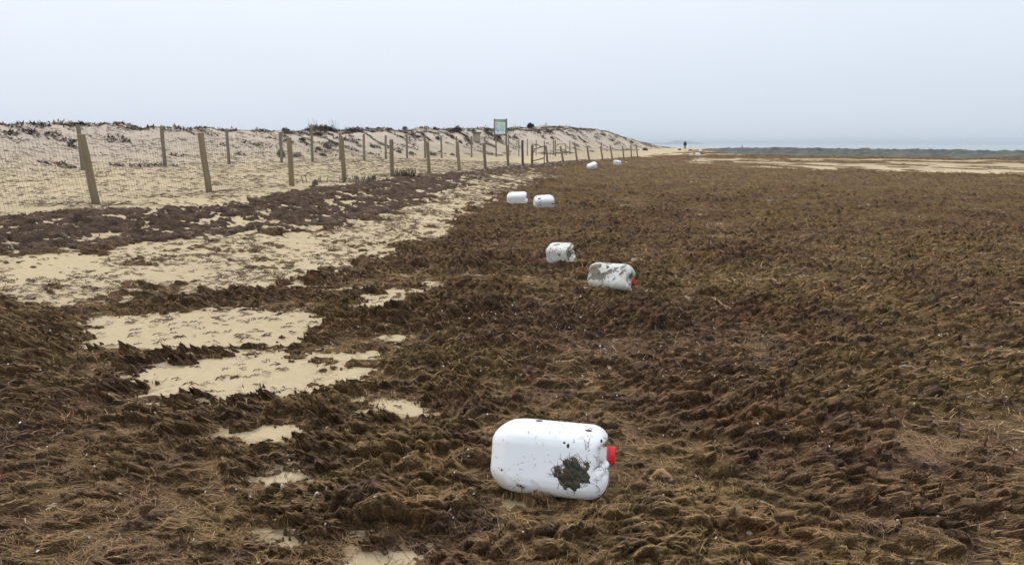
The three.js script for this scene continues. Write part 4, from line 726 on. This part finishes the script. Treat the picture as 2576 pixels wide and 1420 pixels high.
plant('dune_shrub', 'dark scrub on the crest where the dune starts to fall', 'shrub', P2([1525, 268], [1590, 285]), 60 * K2, 30 * K2, BLACKISH);
plant('trailing_plant', 'dark trailing growth below the wide crest scrub', 'creeper', P2([1215, 282], [1260, 300], [1285, 330]), 54 * K2, 22 * K2, MIX);
plant('dune_shrub', 'green and brown tuft below the small crest sign', 'shrub', P2([1060, 295], [1115, 320]), 60 * K2, 28 * K2, MIX);
plant('dune_shrub', 'dark tuft on the slope left of the small crest sign', 'shrub', P2([930, 315], [975, 332]), 44 * K2, 22 * K2, MIX);
plant('trailing_plant', 'dark trailing line across the slope below the crest scrub', 'creeper', P2([1320, 320], [1370, 360], [1450, 372]), 50 * K2, 18 * K2, PURPLE);
plant('dune_shrub', 'large brown scrub on the steep right slope of the dune', 'shrub', P2([1465, 320], [1540, 330]), 80 * K2, 44 * K2, [0.1, 0.075, 0.06]);
plant('dune_shrub', 'black bush with a trailing tail on the steep right slope', 'shrub', P2([1495, 378], [1540, 420], [1595, 458]), 40 * K2, 24 * K2, BLACKISH);
plant('dune_shrub', 'low dark scrub on the falling skyline, left patch', 'shrub', P2([1810, 350], [1870, 350]), 56 * K2, 22 * K2, BLACKISH);
plant('dune_shrub', 'long dark scrub on the falling skyline, right patch', 'shrub', P2([1930, 372], [2030, 362], [2100, 380], [2150, 425]), 54 * K2, 26 * K2, PURPLE);
plant('dune_shrub', 'last dark shrub capping the sand knob at the end of the dune', 'shrub', P2([2235, 458]), 66 * K2, 26 * K2, BLACKISH);
plant('dune_shrub', 'brown and green tuft on the slope right of the information board', 'shrub', P2([620, 400]), 90 * K2, 40 * K2, [0.085, 0.08, 0.05]);
plant('dune_shrub', 'blue-grey tuft on the sand right of the small pole gate', 'shrub', P2([1418, 485], [1500, 520]), 60 * K2, 46 * K2, [0.12, 0.115, 0.11]);
plant('dune_shrub', 'small dark tuft above the small pole gate', 'shrub', P2([1130, 398]), 56 * K2, 22 * K2, MIX);
plant('dune_shrub', 'small dark tuft low on the right slope', 'shrub', P2([1962, 432]), 40 * K2, 22 * K2, MIX);
plant('dune_shrub', 'dark tuft low on the right slope near the last posts', 'shrub', P2([1990, 495], [2060, 470]), 44 * K2, 24 * K2, MIX);
plant('dune_shrub', 'tuft of grey growth on low sand at the fence end', 'shrub', far3s([330, 500]), 16, 7, [0.14, 0.105, 0.07]);
function far3s(...a) { return a.map(([x, y]) => far3(x, y)); }
// tall dry stalks above the green mat
for (const [x, y, n, h, label] of [[415, 190, 7, 95, 'faint tall dry stalks rising left of the green crest mat'], [640, 205, 8, 110, 'faint tall dry stalks rising right of the green crest mat']]) {
  const g = ground(...z1(x, y + 25)), t = thing('dry_stalks', label, 'dry grass', g.clone()), hh = h * K / S * -g.z / F * 1.2;
  part('stalk', twigs(g, [g], 0.5, hh, n, x, [0.2, 0.17, 0.14]), wood, t).userData.kind = 'stuff';
}
{ // small growth and roots all over the slope, too many to count
  const r = rng(900), pos = [], idx = [], cs = [];
  for (let k = 0; k < 6800; k++) {
    const tt = -25 + r() * 165, ridge = k > 5000, ss = ridge ? 12.2 + 1.6 * n2(tt * 0.07 + 3, 1.5) + 0.8 * n2(tt * 0.23, 9.1) + r() * 2.4 : 6.5 + Math.pow(r(), 0.8) * 13, x = AX + TX * tt + NX * ss, z = AZ + TZ * tt + NZ * ss; if (z > -8) continue;
    const d = n2(tt * 0.35, ss * 0.5) + 0.5 * n2(tt * 1.3, ss * 1.3) + sstep(9, 15, ss) * 0.5 + (ridge ? 0.6 : 0); if (d < 0.1) continue;
    const R = (0.13 + 0.33 * r() * r()) * (1 + tt * 0.006), hh = R * (0.25 + 0.4 * r()), col = [PURPLE, MIX, GREYB, MIX, [0.13, 0.1, 0.075]][Math.floor(r() * 5)];
    for (let m = 0; m < 24; m++) {
      const a = r() * 6.283, q = Math.sqrt(r()) * R, px = x + Math.cos(a) * q * 1.4, pz = z + Math.sin(a) * q, s = 0.05 + 0.1 * r(), b = r() * 6.283, e = pos.length / 3, y = terrain(px, pz) + hh * r() * (1 - q / R) - 0.01, w = s * 0.35;
      pos.push(px - Math.sin(b) * w, y, pz + Math.cos(b) * w, px + Math.sin(b) * w, y, pz - Math.cos(b) * w, px + Math.cos(b) * s, y + s * (0.3 + r() * 0.7), pz + Math.sin(b) * s); idx.push(e, e + 1, e + 2);
      const v = 0.6 + 0.8 * r(); for (let i = 0; i < 3; i++) cs.push(col[0] * v, col[1] * v, col[2] * v);
    }
  }
  const g = new THREE.BufferGeometry(); g.setAttribute('position', new THREE.Float32BufferAttribute(pos, 3)); g.setAttribute('color', new THREE.Float32BufferAttribute(cs, 3)); g.setIndex(idx); g.computeVertexNormals();
  tag(part('dune_scrub', g, leafy, scene), 'sparse low scrub and roots scattered over the dune slope', 'scrub', null, 'stuff');
  const reeds = []; const q = rng(33);
  for (let k = 0; k < 150; k++) { const px = k < 95 ? 993 + q() * 50 : k < 120 ? 908 + q() * 40 : 755 + q() * 240, p = ground(px, k < 95 ? 443 + q() * 2 : 449 + q() * 10), h = 0.06 + 0.2 * q() * (k < 95 ? 1 : 0.5); reeds.push(pole(p.clone().add(V(0, -0.02, 0)), p.clone().add(V((q() - 0.3) * 0.12, h, (q() - 0.5) * 0.05)), 0.008 + 0.006 * q(), [0.1, 0.078, 0.055], k, 0.004, 4)); }
  tag(part('reed_stubble', mergeGeometries(reeds), wood, scene), 'short dark reed stubble caught along the front fence foot', 'reeds', null, 'stuff');
}

// ---------------------------------------------------------------- far shore: dark bank, sea, headland
{
  const shore = new THREE.CatmullRomCurve3([V(34, 0, -142), V(31, 0, -105), V(29, 0, -82), V(37, 0, -64), V(58, 0, -52), V(92, 0, -44)]), nu = 420, nv = 40, pos = [], idx = [], cs = [];
  for (let i = 0; i <= nu; i++) for (let j = 0; j <= nv; j++) {
    const u = i / nu, v = j / nv, c0 = shore.getPoint(u), cx = c0.x, cz = c0.z, x = cx + v * 26 + 1.3 * n2(u * 30, v * 3), z = cz - v * 8 + 1.2 * n2(u * 25 + 5, 3), bump = Math.sin(Math.min(1, v * 2.4) * Math.PI / 2) * sstep(1, 0.8, v) * sstep(0, 0.12, u);
    const y = -0.12 + (0.6 + 0.2 * n2(x * 0.22, z * 0.3) + 0.22 * n2(x * 0.9, z * 0.9) + 0.14 * n2(x * 2.6, z * 2.6)) * bump; pos.push(x, y, z);
    const g = 0.72 + 0.5 * n2(x * 0.5, z * 0.8) + 0.5 * n2(x * 2.3, z * 2.3), br = sstep(0.1, 0.6, n2(x * 0.16, z * 0.3 + 7)); cs.push(mix(0.085, 0.12, br) * g, mix(0.092, 0.1, br) * g, mix(0.075, 0.075, br) * g);
  }
  for (let i = 0; i < nu; i++) for (let j = 0; j < nv; j++) { const a = i * (nv + 1) + j, b = a + 1, c = a + nv + 1, d = c + 1; idx.push(a, b, c, b, d, c); }
  const g = new THREE.BufferGeometry(); g.setAttribute('position', new THREE.Float32BufferAttribute(pos, 3)); g.setAttribute('color', new THREE.Float32BufferAttribute(cs, 3)); g.setIndex(idx); g.computeVertexNormals();
  tag(part('shore_bank', g, new THREE.MeshStandardMaterial({ vertexColors: true, roughness: 0.9, side: THREE.DoubleSide }), scene), 'low dark green bank of wet weed along the waterline at the right', 'bank', null, 'stuff');
}
{
  const g = new THREE.PlaneGeometry(24000, 14000, 1, 1); g.rotateX(-Math.PI / 2); g.translate(3000, -0.75, -6850);
  const n = 256, d = new Uint8Array(n * n * 4); for (let j = 0; j < n; j++) for (let i = 0; i < n; i++) { const a = i / n * 6.283, b = j / n * 6.283; let v = 0; for (const [p, q, k] of [[3, 5, 1], [-4, 7, 2.1], [7, 3, 0.4], [11, -9, 3.3], [5, 13, 5.2], [-17, 6, 0.9]]) v += Math.sin(a * p + b * q + k); const c = clamp(128 + v * 26, 0, 255); d.set([c, c, c, 255], (j * n + i) * 4); }
  const t = new THREE.DataTexture(d, n, n); t.magFilter = t.minFilter = THREE.LinearFilter; t.wrapS = t.wrapT = THREE.RepeatWrapping; t.repeat.set(2400, 1400); t.needsUpdate = true;
  tag(part('sea', g, new THREE.MeshPhysicalMaterial({ color: rgb(0.09, 0.14, 0.17), roughness: 0.12, bumpMap: t, bumpScale: 0.03 }), scene), null, null, null, 'structure');
}
{
  const pos = [], idx = [], D = 8600, n = 90;
  const X = (px) => (px / S - 512) / F * D * 0.98;
  for (let i = 0; i <= n; i++) {
    const px = mix(1560, 1790, i / n), x = X(px), a = sstep(1600, 1635, px) * 0.42 + 0.58 * sstep(1690, 1722, px) * sstep(1778, 1738, px) + 0.12 * n2(px * 0.06, 3) * sstep(1600, 1650, px), hh = 58 * clamp(a) * sstep(1790, 1765, px);
    for (let k = 0; k < 4; k++) pos.push(x, -2 + [0, hh * 0.7, hh, 0][k] + (k === 1 ? 2 * n2(px * 0.3, 1) : 0), -D - [0, 120, 420, 900][k]);
  }
  for (let i = 0; i < n; i++) for (let k = 0; k < 3; k++) { const a = i * 4 + k; idx.push(a, a + 4, a + 1, a + 1, a + 4, a + 5); }
  const g = new THREE.BufferGeometry(); g.setAttribute('position', new THREE.Float32BufferAttribute(pos, 3)); g.setIndex(idx); g.computeVertexNormals();
  tag(part('headland', g, std(rgb(0.2, 0.21, 0.22), 1, { side: THREE.DoubleSide }), scene), null, null, null, 'structure');
}

// ---------------------------------------------------------------- people far along the beach
function figure(label, at0, tall, turn, coat, trousers) {
  const t = thing('person', label, 'person', at0, turn), k = tall / 1.72;
  const cap = capsule, u = smin;
  const legs = (x, y, z) => { let d = 9; for (const s of [-1, 1]) { d = u(d, cap(x, y, z, s * 0.095, 0.9, 0, s * 0.115, 0.49, 0.015, 0.085, 0.056), 0.03); d = u(d, cap(x, y, z, s * 0.115, 0.49, 0.015, s * 0.125, 0.09, -0.01, 0.056, 0.038), 0.015); d = u(d, cap(x, y, z, s * 0.125, 0.045, -0.04, s * 0.145, 0.035, 0.13, 0.043, 0.036), 0.02); } return d; };
  const head = (x, y, z) => { let d = Math.hypot(x / 0.078, (y - 1.6) / 0.115, (z - 0.01) / 0.095) * 0.08 - 0.08; d = u(d, cap(x, y, z, 0, 1.59, 0.1, 0, 1.565, 0.122, 0.011, 0.015), 0.012); for (const s of [-1, 1]) { d = u(d, cap(x, y, z, s * 0.078, 1.58, 0, s * 0.082, 1.615, -0.008, 0.014), 0.01); d = Math.max(d, -(Math.hypot(x - s * 0.03, y - 1.61, z - 0.112) - 0.017)); d = u(d, Math.hypot(x - s * 0.03, y - 1.61, z - 0.098) - 0.012, 0.003); } d = u(d, cap(x, y, z, -0.02, 1.535, 0.095, 0.02, 1.535, 0.095, 0.009), 0.008); return u(d, cap(x, y, z, 0, 1.5, -0.01, 0, 1.4, -0.02, 0.055, 0.065), 0.03); };
  const arms = (x, y, z, r) => { let d = 9; for (const s of [-1, 1]) { d = u(d, cap(x, y, z, s * 0.19, 1.38, -0.01, s * 0.255, 1.1, -0.02, 0.055 + r, 0.045 + r), 0.03); d = u(d, cap(x, y, z, s * 0.255, 1.1, -0.02, s * 0.25, 0.86, 0.04, 0.043 + r, 0.03 + r), 0.015); } return d; };
  const hands = (x, y, z) => { let d = 9; for (const s of [-1, 1]) { d = u(d, cap(x, y, z, s * 0.25, 0.85, 0.042, s * 0.25, 0.78, 0.055, 0.027, 0.026), 0.01); for (let f = 0; f < 4; f++) { const fz = 0.028 + f * 0.019, l = [0.055, 0.068, 0.065, 0.05][3 - f]; d = u(d, cap(x, y, z, s * 0.25, 0.775, fz, s * 0.243, 0.775 - l * 0.6, fz + 0.004, 0.0095, 0.009), 0.004); d = u(d, cap(x, y, z, s * 0.243, 0.775 - l * 0.6, fz + 0.004, s * 0.228, 0.775 - l, fz + 0.004, 0.009, 0.008), 0.003); } d = u(d, cap(x, y, z, s * 0.245, 0.825, 0.068, s * 0.232, 0.775, 0.098, 0.011, 0.009), 0.006); } return d; };
  const torso = (x, y, z) => { let d = cap(x, y, z, 0, 0.98, 0, 0, 1.3, -0.01, 0.145, 0.165); d = u(d, cap(x, y, z, -0.13, 1.38, -0.01, 0.13, 1.38, -0.01, 0.075), 0.06); return Math.max(d, Math.abs(z + 0.005) - 0.125 + 0.3 * d * 0); };
  const whole = (x, y, z) => u(u(u(u(torso(x, y, z), legs(x, y, z), 0.06), head(x, y, z), 0.03), arms(x, y, z, 0), 0.03), hands(x, y, z), 0.01);
  const body = part('body', solid(whole, [-0.34, -0.02, -0.2], [0.34, 1.76, 0.22], 0.0105), std(rgb(0.2, 0.12, 0.09), 0.7), t);
  part('jacket', solid((x, y, z) => Math.max(u(u(torso(x, y, z) - 0.03, arms(x, y, z, 0.018), 0.05), cap(x, y, z, 0, 0.98, 0, 0, 0.8, 0, 0.175, 0.19), 0.05), 0.78 - y + 0.0, y - 1.46), [-0.36, 0.7, -0.24], [0.36, 1.56, 0.24], 0.016), std(coat, 0.85), t);
  part('trousers', solid((x, y, z) => Math.max(legs(x, y, z) - 0.014, 0.09 - y, y - 0.95), [-0.3, 0.0, -0.2], [0.3, 1.0, 0.2], 0.014), std(trousers, 0.9), t);
  part('hair', solid((x, y, z) => Math.max(Math.hypot(x / 0.09, (y - 1.615) / 0.122, (z + 0.005) / 0.108) * 0.09 - 0.09, z - 0.055 + (1.66 - y) * 0.6), [-0.12, 1.4, -0.14], [0.12, 1.78, 0.14], 0.012), std(rgb(0.03, 0.022, 0.018), 0.8), t);
  t.scale.setScalar(k); return t;
}
{
  const p = at(1722.5, 377.3, 128); p.y = terrain(p.x, p.z);
  figure('person in dark hooded jacket and dark trousers standing on the far sand facing the sea', p, 1.66, 2.9, rgb(0.022, 0.026, 0.042), rgb(0.03, 0.034, 0.05));
  const q = at(1866.5, 376, 150); q.y = at(1866.5, 376.5, 150).y;
  figure('tiny grey figure of a person standing far off on the dark bank at the right', q, 1.1, 1.2, rgb(0.16, 0.19, 0.22), rgb(0.12, 0.14, 0.17));
}
renderer.render(scene, camera);
